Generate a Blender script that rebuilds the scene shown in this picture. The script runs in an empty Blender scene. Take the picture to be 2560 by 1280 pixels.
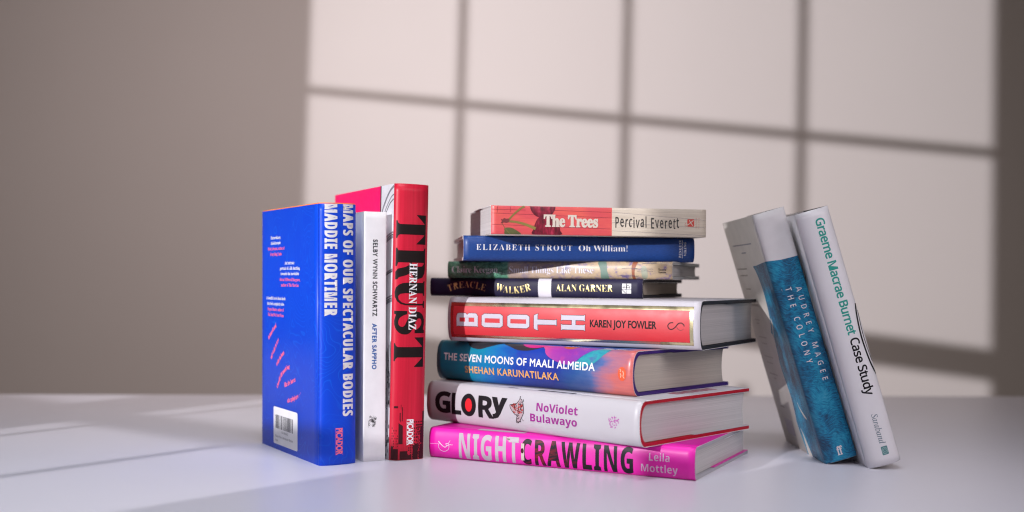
import bpy, bmesh, math, random
from mathutils import Vector, Matrix
from mathutils.geometry import tessellate_polygon

C = bpy.context.scene.collection
rnd = random.Random(7)

# ------------------------------------------------------------------ camera
cam_d = bpy.data.cameras.new('camera')
cam = bpy.data.objects.new('camera', cam_d)
C.objects.link(cam)
cam.matrix_world = Matrix.Translation((0, 0, 0.1542)) @ Matrix.Rotation(math.radians(90), 4, 'X') @ Matrix.Rotation(0.00775, 4, 'Z')
cam_d.sensor_width = 36
cam_d.lens = 36 * 2777.9 / 2560
cam_d.shift_y = (697.83 - 640) / 2560
cam_d.clip_start = 0.01
cam_d.clip_end = 50
cam_d.dof.use_dof = True
cam_d.dof.focus_distance = 0.925
cam_d.dof.aperture_fstop = 3.5
bpy.context.scene.camera = cam
bpy.context.scene.cycles.filter_width = 1.15

# ------------------------------------------------------------------ light
vs = bpy.context.scene.view_settings
vs.view_transform = 'Standard'
vs.look = 'None'
vs.exposure = 0
vs.gamma = 1
vs.use_curve_mapping = False
bpy.context.scene.display_settings.display_device = 'sRGB'

world = bpy.data.worlds.new('World')
bpy.context.scene.world = world
world.use_nodes = True
bg = world.node_tree.nodes['Background']
bg.inputs[0].default_value = (1.0, 0.88, 0.74, 1)
bg.inputs[1].default_value = 0.06

def aim(o, at):
    d = Vector(at) - o.location
    o.rotation_euler = d.to_track_quat('-Z', 'Y').to_euler()

LAMP = Vector((-2.6454, -2.0339, 1.1171))
YAW, PIT, ROL = math.radians(36.6301), math.radians(5.7881), math.radians(-0.3249)
fw = Vector((math.sin(YAW) * math.cos(PIT), math.cos(YAW) * math.cos(PIT), -math.sin(PIT)))
rt = Vector((math.cos(YAW), -math.sin(YAW), 0))
up = rt.cross(fw)
rt2 = rt * math.cos(ROL) + up * math.sin(ROL)
up2 = -rt * math.sin(ROL) + up * math.cos(ROL)

key_d = bpy.data.lights.new('window_lamp', 'SPOT')
key = bpy.data.objects.new('window_lamp', key_d)
C.objects.link(key)
key.location = LAMP
aim(key, LAMP + fw + rt2 * 0.018 + up2 * 0.015)
key_d.energy = 900
key_d.color = (0.99, 0.965, 1.0)
key_d.spot_size = 0.66
key_d.spot_blend = 1.0
key_d.shadow_soft_size = 0.0085

def fill_lamp(name, loc, at, sx, sy, spread, energy, color):
    d = bpy.data.lights.new(name, 'AREA')
    d.shape = 'RECTANGLE'
    d.size, d.size_y = sx, sy
    d.spread = math.radians(spread)
    d.energy = energy
    d.color = color
    o = bpy.data.objects.new(name, d)
    C.objects.link(o)
    o.location = loc
    aim(o, at)
    return o

fill_lamp('wall_fill', (-0.34, 1.15, 0.95), (-0.36, 2.46, 0.14), 0.5, 0.4, 140, 4.75, (1.0, 0.87, 0.845))  # added unseen fill, lifts the wall outside the key pattern
fill_lamp('front_fill', (0.3, 0.1, 0.7), (0.2, 0.9, 0.05), 0.5, 0.5, 90, 0.80, (0.96, 0.90, 1.0))  # added fill from the front, brightens the spines
fill_lamp('side_fill', (0.9, 0.2, 0.6), (0.2, 0.93, 0.08), 0.4, 0.4, 50, 0.25, (1.0, 0.90, 0.95))  # added fill from the right, aimed at the books
fill_lamp('overhead_fill', (-0.22, 0.42, 1.5), (-0.18, 0.60, 0), 0.8, 0.8, 60, 2.15, (0.87, 0.935, 1.0))  # added cool fill from overhead, lifts the tabletop

# ------------------------------------------------------------------ materials
def new_mat(name):
    m = bpy.data.materials.new(name)
    m.use_nodes = True
    nt = m.node_tree
    return m, nt, nt.nodes['Principled BSDF']

def N(nt, typ, **kw):
    n = nt.nodes.new(typ)
    for k, v in kw.items():
        if k.startswith('i_'):
            key_ = k[2:]
            n.inputs[int(key_) if key_.isdigit() else key_].default_value = v
        else:
            setattr(n, k, v)
    return n

def mapped(nt, scale, coord='UV'):
    tc = N(nt, 'ShaderNodeTexCoord')
    mp = N(nt, 'ShaderNodeMapping')
    mp.inputs['Scale'].default_value = scale
    nt.links.new(tc.outputs[coord], mp.inputs[0])
    return mp.outputs[0]

def noise(nt, vec, scale=1.0, detail=3.0, rough=0.55, dist=0.0):
    n = N(nt, 'ShaderNodeTexNoise')
    n.inputs['Scale'].default_value = scale
    n.inputs['Detail'].default_value = detail
    n.inputs['Roughness'].default_value = rough
    n.inputs['Distortion'].default_value = dist
    nt.links.new(vec, n.inputs['Vector'])
    return n.outputs['Fac']

def ramp(nt, fac, stops, interp='LINEAR'):
    r = N(nt, 'ShaderNodeValToRGB')
    r.color_ramp.interpolation = interp
    el = r.color_ramp.elements
    while len(el) < len(stops):
        el.new(0.5)
    for e, (p, c) in zip(el, stops):
        e.position = p
        e.color = tuple(c) + (1,) if len(c) == 3 else c
    nt.links.new(fac, r.inputs[0])
    return r.outputs[0]

def math_(nt, op, a, b=None, clamp=False):
    n = N(nt, 'ShaderNodeMath', operation=op, use_clamp=clamp)
    for i, v in enumerate((a, b)):
        if v is None:
            continue
        if isinstance(v, (int, float)):
            n.inputs[i].default_value = v
        else:
            nt.links.new(v, n.inputs[i])
    return n.outputs[0]

def mix(nt, fac, a, b, blend='MIX'):
    n = N(nt, 'ShaderNodeMix', data_type='RGBA', blend_type=blend)
    if isinstance(fac, (int, float)):
        n.inputs[0].default_value = fac
    else:
        nt.links.new(fac, n.inputs[0])
    for i, v in ((6, a), (7, b)):
        if isinstance(v, tuple):
            n.inputs[i].default_value = v if len(v) == 4 else v + (1,)
        else:
            nt.links.new(v, n.inputs[i])
    return n.outputs[2]

def bump(nt, p, height, strength, dist=0.0005):
    b = N(nt, 'ShaderNodeBump')
    b.inputs['Strength'].default_value = strength
    b.inputs['Distance'].default_value = dist
    nt.links.new(height, b.inputs['Height'])
    nt.links.new(b.outputs[0], p.inputs['Normal'])

_paper = {}
def paper(name, col, rough=0.42, coat=0.0, metal=0.0, mottling=0.05, grain=0.0, spec=0.5):
    """printed paper or board: a base colour with slight mottling and uneven gloss"""
    key_ = (name, tuple(col), rough, coat)
    if key_ in _paper:
        return _paper[key_]
    m, nt, p = new_mat(name)
    v = mapped(nt, (1, 1, 1), 'Object')
    n1 = noise(nt, v, 55, 4)
    dark = tuple(c * (1 - mottling) for c in col)
    lite = tuple(min(1, c * (1 + mottling)) for c in col)
    nt.links.new(ramp(nt, n1, [(0.3, dark), (0.7, lite)]), p.inputs['Base Color'])
    n2 = noise(nt, v, 160, 3)
    nt.links.new(math_(nt, 'MULTIPLY_ADD', n2, 0.12), p.inputs['Roughness'])
    p.inputs['Roughness'].links[0].from_node.inputs[2].default_value = rough - 0.06
    p.inputs['Metallic'].default_value = metal
    p.inputs['Specular IOR Level'].default_value = spec
    p.inputs['Coat Weight'].default_value = coat
    p.inputs['Coat Roughness'].default_value = 0.22
    if grain:
        bump(nt, p, noise(nt, v, 900, 2), grain, 0.0003)
    _paper[key_] = m
    return m

def page_mat(name, col, lines=1.0):
    m, nt, p = new_mat(name)
    v = mapped(nt, (3200, 6, 6), 'Object')
    n1 = noise(nt, v, 1.0, 2, 0.6)
    v2 = mapped(nt, (350, 3, 3), 'Object')
    n2 = noise(nt, v2, 1.0, 3, 0.6)
    f = math_(nt, 'ADD', math_(nt, 'MULTIPLY', n1, 0.6), math_(nt, 'MULTIPLY', n2, 0.4))
    a = tuple(c * (1 - 0.28 * lines) for c in col)
    nt.links.new(ramp(nt, f, [(0.3, a), (0.62, col)]), p.inputs['Base Color'])
    p.inputs['Roughness'].default_value = 0.85
    bump(nt, p, n1, 0.25, 0.0004)
    return m

def table_mat():
    m, nt, p = new_mat('table_laminate')
    v = mapped(nt, (1, 1, 1), 'Object')
    n1 = noise(nt, v, 2.5, 4)
    nt.links.new(ramp(nt, n1, [(0.3, (0.72, 0.70, 0.775)), (0.7, (0.75, 0.73, 0.80))]), p.inputs['Base Color'])
    n2 = noise(nt, v, 14, 5, 0.65)
    r = N(nt, 'ShaderNodeMapRange')
    nt.links.new(n2, r.inputs[0])
    r.inputs[3].default_value = 0.29
    r.inputs[4].default_value = 0.42
    nt.links.new(r.outputs[0], p.inputs['Roughness'])
    bump(nt, p, noise(nt, v, 700, 2), 0.05, 0.0002)
    return m

def wall_mat():
    m, nt, p = new_mat('wall_paint')
    v = mapped(nt, (1, 1, 1), 'Object')
    n1 = noise(nt, v, 1.6, 4)
    nt.links.new(ramp(nt, n1, [(0.3, (0.745, 0.675, 0.652)), (0.7, (0.77, 0.70, 0.675))]), p.inputs['Base Color'])
    p.inputs['Roughness'].default_value = 0.75
    bump(nt, p, noise(nt, v, 260, 3), 0.12, 0.0006)
    return m

# ------------------------------------------------------------------ mesh helpers
def link(name, bm, mats, parent=None):
    me = bpy.data.meshes.new(name)
    bm.to_mesh(me)
    bm.free()
    for m in (mats if isinstance(mats, (list, tuple)) else [mats]):
        me.materials.append(m)
    o = bpy.data.objects.new(name, me)
    C.objects.link(o)
    if parent:
        o.parent = parent
    return o

def structure(o, label, cat):
    o['kind'] = 'structure'
    o['label'] = label
    o['category'] = cat

def add_box(bm, x0, x1, y0, y1, z0, z1, bev=0.0):
    vs_ = [bm.verts.new((x, y, z)) for z in (z0, z1) for y in (y0, y1) for x in (x0, x1)]
    for f in ((0, 2, 3, 1), (4, 5, 7, 6), (0, 1, 5, 4), (2, 6, 7, 3), (0, 4, 6, 2), (1, 3, 7, 5)):
        bm.faces.new([vs_[i] for i in f])
    if bev:
        bmesh.ops.bevel(bm, geom=list(bm.edges), offset=bev, segments=3, affect='EDGES')

# ------------------------------------------------------------------ lettering
# outlines of the letters, in thousandths of the letter height: face, character, advance, contours, then points per contour and x, y
GLYPHS = [
66,32,278,0,
66,65,667,2,8,362,686,293,686,0,0,100,0,186,201,476,201,567,0,667,0,4,326,536,436,289,330,289,224,289,
66,66,563,3,29,75,0,309,0,368,4,418,17,458,35,490,60,514,88,530,118,540,150,543,182,532,246,518,274,476,320,448,337,379,362,425,387,443,402,458,419,477,459,483,508,480,540,471,571,455,601,433,627,404,650,368,667,324,678,273,682,75,682,11,173,594,294,592,320,586,356,566,376,535,382,499,373,451,346,417,301,397,272,392,173,390,11,173,302,327,300,358,294,405,272,433,239,442,196,435,158,412,123,367,98,335,91,173,88,
66,67,708,1,46,656,635,530,678,448,690,344,684,272,664,208,632,154,589,109,536,76,475,55,406,48,331,53,275,70,218,97,161,136,107,187,61,251,24,327,0,416,-9,490,-5,555,8,638,38,663,51,663,158,574,112,484,86,425,81,366,86,313,100,266,123,226,153,193,191,169,235,154,285,149,340,154,394,170,444,194,489,227,527,266,558,313,581,365,596,450,600,537,584,595,562,656,530,
66,68,750,2,19,76,0,342,0,422,7,493,29,555,62,607,105,649,156,679,214,698,276,704,341,699,402,683,462,656,520,617,572,567,617,504,651,429,674,341,682,76,682,18,174,594,325,594,392,589,449,574,497,550,536,519,565,481,586,438,599,391,603,341,592,266,575,224,550,183,514,146,466,116,405,95,330,88,174,88,
66,69,500,1,12,462,682,75,682,75,0,471,0,471,88,173,88,173,300,452,300,452,388,173,388,173,594,462,594,
66,70,469,1,11,440,682,76,682,76,0,174,0,174,317,440,317,440,405,174,405,174,476,174,594,440,594,
66,72,729,1,13,653,682,555,682,555,385,173,385,173,682,75,682,75,0,173,0,173,297,269,297,555,297,555,0,653,0,
66,73,250,1,4,174,682,76,682,76,0,174,0,
66,74,250,1,17,174,682,76,682,76,21,68,-76,58,-98,44,-115,25,-127,-2,-135,-62,-137,-44,-228,33,-226,73,-213,106,-193,131,-167,151,-134,164,-96,174,-8,
66,75,656,1,12,285,359,582,682,460,682,173,370,173,682,75,682,75,341,75,0,173,0,173,337,520,0,655,0,
66,76,490,1,6,172,682,74,682,74,0,480,0,480,88,172,88,
66,77,781,1,13,709,682,618,682,391,402,165,682,73,682,73,0,171,0,172,531,383,267,399,267,611,531,611,0,709,0,
66,78,781,1,10,706,682,614,682,614,154,152,682,74,682,74,0,166,0,166,525,622,0,706,0,
66,79,823,2,32,45,341,51,273,71,208,101,149,143,97,196,53,258,20,329,-2,409,-9,491,-2,564,20,627,53,680,97,722,149,753,209,772,273,778,341,771,411,752,476,721,535,679,587,626,630,563,663,491,684,411,691,332,684,261,663,198,630,145,587,103,535,71,475,52,410,32,146,341,151,395,166,445,190,489,222,527,260,558,305,581,356,596,411,601,466,596,517,581,562,558,601,527,633,489,657,445,672,395,677,341,672,287,657,238,633,193,601,155,562,124,517,101,466,86,411,81,356,86,305,101,260,124,221,155,190,193,166,238,151,287,
66,80,510,2,21,70,682,70,0,168,0,168,295,219,295,325,299,373,310,412,327,444,350,469,379,486,411,497,447,500,486,497,525,487,562,471,595,447,625,417,648,380,667,335,678,283,682,11,168,594,314,592,339,585,374,561,393,527,399,490,391,445,366,411,329,390,305,385,168,383,
66,82,604,2,27,77,682,77,0,175,0,175,296,180,296,253,291,292,271,313,251,365,187,487,0,604,0,541,89,439,246,402,289,359,324,385,336,427,369,456,411,465,436,473,491,469,533,457,571,439,603,413,631,381,653,342,669,298,679,11,175,598,271,596,299,591,340,570,364,538,372,495,366,454,345,418,303,393,274,386,175,384,
66,83,458,1,53,399,643,362,664,305,684,247,691,202,688,162,678,127,663,97,642,73,615,55,584,44,549,40,509,53,446,86,396,133,355,289,252,322,213,335,165,328,136,308,108,273,87,224,79,175,85,128,104,84,136,44,178,44,54,87,26,133,6,182,-5,235,-9,275,-5,311,5,344,21,372,43,395,70,412,102,422,137,426,176,413,248,380,303,333,346,177,443,144,478,131,522,139,555,161,581,196,597,239,603,275,600,315,588,356,566,399,532,
66,84,604,1,8,587,682,17,682,17,594,253,594,253,0,351,0,351,594,587,594,
66,85,708,1,33,648,682,550,682,548,240,542,200,528,165,494,125,443,97,374,82,305,85,248,104,200,139,173,177,164,209,159,279,159,682,61,682,61,258,67,193,85,138,113,92,149,55,192,26,240,7,291,-5,345,-9,416,-4,478,11,530,35,573,67,606,107,629,154,643,208,648,268,
66,86,604,1,8,604,682,507,682,303,203,98,682,49,682,0,682,295,-6,315,-6,
66,87,1042,1,14,1041,682,944,682,758,212,568,682,475,682,286,212,98,682,49,682,0,682,276,-6,295,-6,521,552,745,-6,764,-6,
66,89,604,1,10,301,447,118,682,0,682,253,361,253,0,302,0,351,0,351,360,604,682,486,682,
66,90,646,1,8,450,594,16,0,631,0,631,88,197,88,631,682,43,682,43,594,
78,32,175,0,
78,48,384,2,28,191,-7,153,-3,121,10,93,30,72,59,55,95,43,137,33,240,42,344,53,387,69,422,91,450,118,470,152,483,191,487,229,483,262,471,289,450,312,422,329,386,341,344,351,240,342,137,331,94,314,59,293,31,265,10,232,-3,24,191,44,216,47,237,56,255,71,268,92,286,154,291,240,286,326,268,388,255,409,237,424,216,433,191,437,166,433,145,424,128,409,115,388,98,326,92,240,98,154,115,93,128,71,145,56,166,47,
78,49,384,1,8,181,0,183,418,116,360,91,339,60,379,189,480,238,480,238,0,
78,50,384,1,29,32,0,32,49,225,247,253,289,268,332,269,365,260,397,246,415,219,431,185,436,144,431,110,417,69,390,38,430,102,470,141,482,185,486,231,481,270,467,300,443,315,423,324,400,330,359,321,305,290,248,241,190,107,54,349,54,349,0,
78,51,384,1,53,162,-7,84,1,30,19,30,75,104,49,178,43,206,47,239,57,256,68,273,90,282,117,284,149,275,176,257,197,229,211,194,220,103,222,103,273,165,273,202,279,232,292,259,318,270,353,267,387,253,412,219,432,183,437,139,432,103,419,62,396,33,437,70,460,116,478,159,485,218,484,262,473,285,461,311,435,326,404,331,356,316,306,281,272,232,250,292,233,310,221,330,198,342,170,345,148,345,116,335,79,309,40,276,16,220,-2,
78,52,384,2,12,244,0,244,109,14,109,14,159,240,482,301,482,301,322,301,162,371,162,371,109,301,109,301,0,4,72,162,244,162,247,419,219,372,
78,53,384,1,36,167,-7,97,0,42,19,42,75,84,57,143,45,192,45,235,58,267,83,281,111,285,147,278,189,257,219,219,238,160,244,83,234,69,244,54,253,72,480,312,480,312,426,122,426,111,287,203,294,236,289,279,273,312,248,329,225,340,199,345,169,343,118,334,87,319,59,299,36,273,17,242,4,
78,54,384,2,41,200,-7,157,-1,118,16,84,45,64,75,45,125,38,170,38,231,44,294,59,354,79,397,99,425,135,456,169,473,209,483,300,484,316,480,316,430,273,437,206,432,181,422,153,404,120,359,101,291,96,244,100,244,130,275,166,294,214,300,257,295,282,285,314,262,331,241,343,216,352,171,352,136,347,103,329,60,311,36,276,10,233,-4,17,199,43,246,54,268,70,279,86,293,128,291,186,271,227,242,247,194,254,146,241,121,222,102,192,97,166,101,130,115,95,137,66,168,48,
78,55,384,1,8,91,0,288,426,30,426,30,480,190,480,351,480,351,434,156,0,
78,56,384,3,34,193,-7,125,2,75,27,56,46,43,68,33,122,38,160,58,197,89,225,132,251,86,285,58,323,48,372,56,414,72,440,103,465,144,481,191,486,236,482,273,470,304,449,325,421,335,371,326,327,295,287,244,254,291,226,324,197,345,162,351,124,340,70,327,48,308,29,258,2,15,194,277,233,298,263,324,275,352,275,385,263,411,233,432,200,438,157,434,130,421,115,405,106,378,108,352,115,332,132,312,17,192,40,235,46,267,63,286,90,293,124,286,156,272,176,233,203,187,224,181,226,151,211,114,183,96,155,91,122,100,82,122,58,147,46,
78,57,384,2,38,129,-7,69,0,69,50,112,42,161,44,197,53,233,75,254,99,273,136,284,179,289,235,250,200,211,183,156,180,115,189,81,208,55,238,39,277,34,324,38,371,53,411,76,443,115,471,154,483,198,486,240,477,278,457,302,434,328,393,341,355,348,309,348,236,340,173,323,114,301,72,270,38,229,12,176,-3,18,184,226,214,229,245,242,269,262,286,292,289,328,281,364,264,397,244,418,225,429,203,435,158,433,119,409,99,374,92,314,105,267,121,246,135,236,
78,66,437,3,22,65,0,65,480,263,476,326,459,358,437,373,417,381,391,384,350,378,322,366,298,348,278,293,253,335,240,359,227,378,209,392,185,400,146,397,106,383,66,366,45,318,14,270,2,10,126,275,243,277,293,291,309,306,318,327,321,363,315,388,294,411,258,424,126,428,12,126,51,238,51,276,57,296,65,317,82,332,113,335,150,329,175,310,202,274,219,234,225,126,225,
78,67,424,1,39,261,-7,210,-2,165,10,127,31,87,71,65,109,51,154,42,204,43,276,56,340,75,382,110,428,146,455,188,474,219,482,271,486,326,482,359,475,404,458,379,407,302,431,252,432,217,426,187,413,161,394,139,368,122,337,111,302,105,262,107,197,121,143,146,98,169,76,214,54,250,47,315,49,385,65,385,13,329,-2,
78,69,373,1,12,65,0,65,480,333,480,333,426,126,426,126,277,321,277,321,224,126,224,126,53,333,53,333,0,
78,71,489,1,42,271,-7,202,1,158,16,110,49,75,95,51,153,41,221,45,293,58,341,78,383,118,429,155,456,200,474,252,484,319,485,375,477,433,458,410,406,352,425,303,433,245,430,210,420,178,404,152,381,131,353,116,320,107,282,104,226,109,186,123,139,139,108,162,84,191,64,226,52,300,46,379,57,379,199,273,199,273,253,439,253,439,18,361,-1,
78,76,352,1,6,65,0,65,480,126,480,126,54,335,54,335,0,
78,77,609,1,15,65,0,65,480,154,480,303,87,455,480,544,480,544,0,484,0,486,364,486,420,326,0,277,0,116,420,121,310,121,0,
78,79,525,2,32,263,-7,210,-2,165,11,127,32,96,61,72,97,55,140,44,188,41,241,44,294,55,341,72,383,96,419,127,448,165,470,210,483,263,487,314,483,358,470,396,448,427,420,452,384,469,341,480,294,484,240,480,187,469,139,452,97,427,61,396,32,358,11,314,-2,28,263,46,301,49,333,59,361,75,382,98,399,126,410,159,420,240,410,321,399,354,382,382,361,405,334,421,301,431,263,434,225,431,193,421,165,405,143,382,126,354,114,321,105,240,114,159,126,126,143,98,165,75,192,59,225,49,
78,80,406,2,15,65,0,65,480,236,477,273,470,318,451,348,422,361,398,369,370,371,319,354,264,323,226,272,199,215,188,126,187,126,0,12,126,238,220,242,257,251,284,267,296,282,308,311,309,347,302,376,280,405,253,419,202,427,126,428,
78,83,369,1,43,166,-7,91,-1,34,16,34,74,86,57,131,48,182,46,225,54,249,66,270,91,276,114,273,149,261,170,238,189,122,240,72,276,48,314,41,373,51,415,83,454,132,478,193,486,258,481,326,459,307,408,223,431,181,433,144,426,124,414,107,392,101,363,107,332,117,315,139,297,254,246,303,214,322,191,331,170,336,113,331,84,319,60,291,29,236,2,
78,97,377,2,33,144,-7,90,3,63,19,49,34,39,52,31,87,37,137,47,158,63,175,111,201,162,212,265,217,262,268,245,301,214,316,156,315,89,291,80,313,71,335,103,350,159,364,224,364,262,355,291,337,305,321,318,288,322,245,322,0,279,0,265,51,235,20,209,4,185,-3,15,158,41,190,45,218,55,241,73,256,98,263,131,264,176,211,174,166,170,133,161,112,148,96,123,92,92,102,63,126,46,
78,99,322,1,33,201,-7,156,-2,117,13,91,30,64,63,49,95,40,133,37,194,42,238,54,275,78,314,110,342,149,359,182,365,226,366,265,360,300,347,282,298,265,304,209,315,158,306,125,281,105,238,98,179,102,134,118,88,138,64,166,49,201,44,247,49,294,65,294,13,249,-3,
78,100,413,2,27,185,-7,138,0,111,12,77,40,60,66,47,98,38,157,39,223,47,261,60,293,78,319,100,340,125,355,169,366,223,363,260,347,297,314,301,314,297,355,297,510,356,510,356,0,308,0,297,48,272,22,247,6,223,-3,17,194,42,232,47,261,60,280,82,294,125,297,195,289,250,269,290,244,309,193,318,152,308,122,280,101,222,100,148,116,87,135,62,152,51,
78,101,379,2,29,210,-7,151,1,110,20,78,48,54,87,40,135,37,192,45,245,68,299,96,331,141,358,196,367,249,359,284,341,317,307,338,261,345,204,345,169,98,169,103,127,116,93,137,68,165,52,200,44,245,45,287,54,328,69,328,17,274,-1,9,99,216,283,216,280,247,271,274,256,296,234,311,185,318,142,303,113,268,
78,102,231,1,24,73,0,73,314,10,314,10,342,73,362,75,415,85,455,104,483,131,502,152,509,190,514,225,511,260,502,244,455,205,465,177,464,155,454,140,434,133,403,132,360,223,360,223,314,132,314,132,0,
78,104,415,1,27,57,0,57,510,116,510,113,310,144,339,172,355,204,364,245,366,287,358,319,342,342,317,352,294,361,234,361,0,302,0,302,230,297,268,291,283,271,305,241,316,222,317,171,309,152,298,133,274,122,242,117,201,116,0,
78,105,173,2,12,87,420,71,423,60,432,52,457,60,483,71,491,87,495,103,491,114,483,122,457,114,432,103,423,4,57,0,57,360,116,360,116,0,
78,108,173,1,4,57,0,57,510,116,510,116,0,
78,109,628,1,47,57,0,57,360,105,360,113,311,117,311,137,336,162,353,192,363,223,367,262,363,293,352,317,333,333,306,371,344,426,365,493,362,516,354,543,335,562,307,573,251,574,0,515,0,515,232,511,269,497,296,487,305,474,312,442,317,407,313,388,305,367,287,353,260,345,213,345,0,286,0,286,232,281,269,268,296,257,305,245,312,212,317,166,309,150,298,132,275,121,242,117,202,116,0,
78,110,415,1,26,57,0,57,360,105,360,113,311,151,345,197,363,246,366,299,354,328,335,348,307,356,281,361,234,361,0,302,0,302,230,297,268,291,283,271,305,241,316,222,317,171,309,153,298,134,275,122,242,117,202,116,0,
78,111,406,2,32,202,-7,168,-4,136,6,108,21,84,42,64,69,49,101,40,138,37,181,40,223,48,260,62,292,82,318,106,339,135,355,168,364,204,367,239,364,271,354,300,339,324,318,343,292,358,260,367,223,370,181,367,139,359,101,345,69,325,42,300,21,271,6,239,-4,16,203,42,251,52,283,80,303,123,309,181,303,238,283,281,251,308,203,317,155,308,123,281,104,238,98,181,104,123,123,80,156,52,
78,112,413,2,23,57,-161,57,360,105,360,113,311,158,351,208,366,245,366,275,360,301,349,325,331,353,294,370,244,375,158,366,100,353,68,325,30,288,5,260,-4,217,-6,181,-1,152,13,112,46,116,-161,17,219,42,255,49,287,76,307,118,315,181,309,237,291,280,261,308,218,317,171,309,140,286,123,247,116,181,125,109,144,70,160,56,180,47,
78,114,277,1,16,57,0,57,360,105,360,115,294,147,334,182,358,216,366,267,363,260,308,221,313,188,307,158,290,134,262,122,234,116,201,116,0,
78,115,322,1,38,148,-7,90,-2,35,16,35,70,110,45,149,41,188,45,209,52,227,68,234,88,231,110,220,126,200,140,99,184,64,206,39,239,35,282,49,320,72,342,115,360,169,367,231,360,284,343,264,296,197,316,133,315,110,307,95,293,91,275,94,258,119,234,222,190,263,165,286,132,291,87,282,53,253,20,207,0,
78,116,242,1,23,167,-7,134,-3,109,6,89,21,73,43,62,94,62,314,11,314,11,343,62,366,86,443,121,443,121,360,173,360,225,360,225,314,121,314,122,91,133,62,155,46,184,42,228,49,228,4,
78,117,415,1,26,184,-7,140,-2,104,11,78,33,61,65,53,124,53,360,113,360,114,108,124,76,144,54,174,44,207,43,243,51,262,61,276,76,290,105,299,173,299,360,358,360,358,0,310,0,298,48,283,29,257,10,226,-2,
78,118,341,1,7,136,0,0,360,63,360,171,52,278,360,341,360,204,0,
78,121,343,1,18,56,-161,7,-156,7,-109,55,-113,92,-99,117,-69,146,-1,1,360,64,360,103,258,175,57,198,135,279,360,343,360,172,-85,146,-123,122,-144,93,-157,
83,32,175,0,
83,33,181,2,4,71,135,54,480,126,480,109,135,13,90,-9,70,-5,58,4,48,36,58,68,70,77,90,81,109,77,122,68,130,53,132,36,122,4,109,-5,
83,44,180,1,7,28,-87,61,78,124,78,127,74,129,71,115,23,71,-87,
83,46,180,1,13,89,-9,70,-5,58,4,48,36,58,68,70,77,89,81,109,77,122,68,130,53,132,36,122,4,109,-5,
83,65,437,2,24,-9,0,-9,18,20,27,43,60,206,466,224,465,402,49,421,24,443,18,443,0,229,0,229,18,262,22,276,29,283,39,279,64,253,132,103,132,77,67,75,41,81,30,94,22,128,18,128,0,4,113,161,242,161,209,240,177,319,
83,66,443,3,31,16,0,16,17,45,22,59,29,73,58,75,369,72,404,64,422,48,434,15,439,15,447,15,455,262,454,328,441,371,414,385,396,393,375,396,351,389,313,381,297,353,271,287,247,344,231,385,206,410,173,418,132,415,102,400,64,371,35,330,14,259,1,13,182,252,243,260,263,272,273,285,282,310,285,356,281,385,269,412,255,425,234,433,202,433,188,425,182,397,12,222,24,266,34,287,56,298,92,299,154,287,194,271,213,245,225,197,231,182,231,183,55,193,31,
83,67,468,1,47,257,-11,208,-6,151,13,101,46,63,91,38,147,28,194,28,262,43,323,64,364,102,409,139,435,180,453,226,464,271,465,309,459,388,435,408,443,419,465,437,465,437,308,420,308,392,364,356,407,324,429,290,441,237,440,212,430,191,413,174,389,161,359,146,277,146,179,163,103,177,74,196,52,219,36,247,27,298,25,338,35,368,50,404,79,428,106,447,89,409,45,365,14,314,-5,
83,68,496,2,24,20,0,20,17,60,27,72,52,74,374,71,407,61,426,43,435,15,439,15,455,222,455,304,447,350,432,389,410,433,364,459,303,468,228,464,174,453,128,434,89,408,57,374,32,333,14,285,4,17,222,24,253,27,279,37,302,53,327,88,346,159,349,277,333,353,319,382,301,404,279,420,253,430,211,433,190,423,182,392,182,59,192,32,
83,69,442,1,46,14,0,14,17,50,22,65,33,72,48,75,78,73,397,62,425,44,435,16,439,16,455,399,455,399,320,383,320,374,361,363,383,331,412,295,424,266,429,213,430,190,423,183,397,183,246,232,252,254,264,269,282,288,345,304,345,304,118,287,118,276,175,255,204,223,219,183,222,183,61,188,40,202,30,230,28,286,32,322,42,352,58,371,75,393,105,411,143,430,143,402,0,
83,70,404,1,40,15,0,15,17,38,21,59,30,73,60,75,375,71,405,65,420,49,431,14,439,14,455,394,455,394,320,377,320,366,365,351,391,336,406,310,420,265,430,200,429,186,421,182,398,182,247,220,250,250,265,270,292,284,347,302,347,302,118,285,118,271,178,251,206,220,220,182,224,182,75,186,46,193,34,206,25,257,17,257,0,
83,71,508,1,57,268,-10,216,-6,170,7,128,27,83,66,57,103,39,146,29,194,28,246,32,279,44,324,57,352,83,388,115,419,153,442,195,458,225,464,298,462,388,436,404,441,419,465,437,465,437,308,420,308,398,355,364,400,329,426,299,439,267,443,239,440,214,430,193,413,176,389,163,359,148,278,148,178,159,116,172,82,189,55,221,26,260,14,308,16,324,24,334,35,342,64,339,154,332,167,321,175,275,182,275,198,500,198,500,182,463,175,450,160,446,136,446,29,357,0,
83,72,523,1,43,15,0,15,17,50,24,65,35,72,50,75,81,73,400,59,427,16,439,16,455,242,455,242,439,201,431,186,412,182,251,342,251,338,412,323,431,282,439,282,455,507,455,507,439,464,427,451,401,449,118,450,65,456,41,473,24,507,17,507,0,282,0,282,17,321,25,332,34,339,49,342,221,262,221,182,221,185,50,191,35,202,26,242,17,242,0,
83,73,261,1,23,13,0,13,17,57,30,67,39,73,54,75,309,75,394,70,417,55,432,13,439,13,455,244,455,244,447,244,439,214,435,196,427,183,401,183,77,185,51,192,36,209,25,246,17,246,0,
83,74,330,1,36,109,-65,58,-56,19,-32,-1,5,-3,29,2,49,14,64,35,74,59,73,79,62,89,47,93,28,77,-24,84,-35,92,-39,116,-39,136,-28,144,-11,148,21,146,396,139,416,129,426,79,439,79,455,314,455,314,439,274,429,264,420,258,403,255,89,246,21,235,-5,219,-27,198,-44,173,-56,143,-63,
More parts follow.
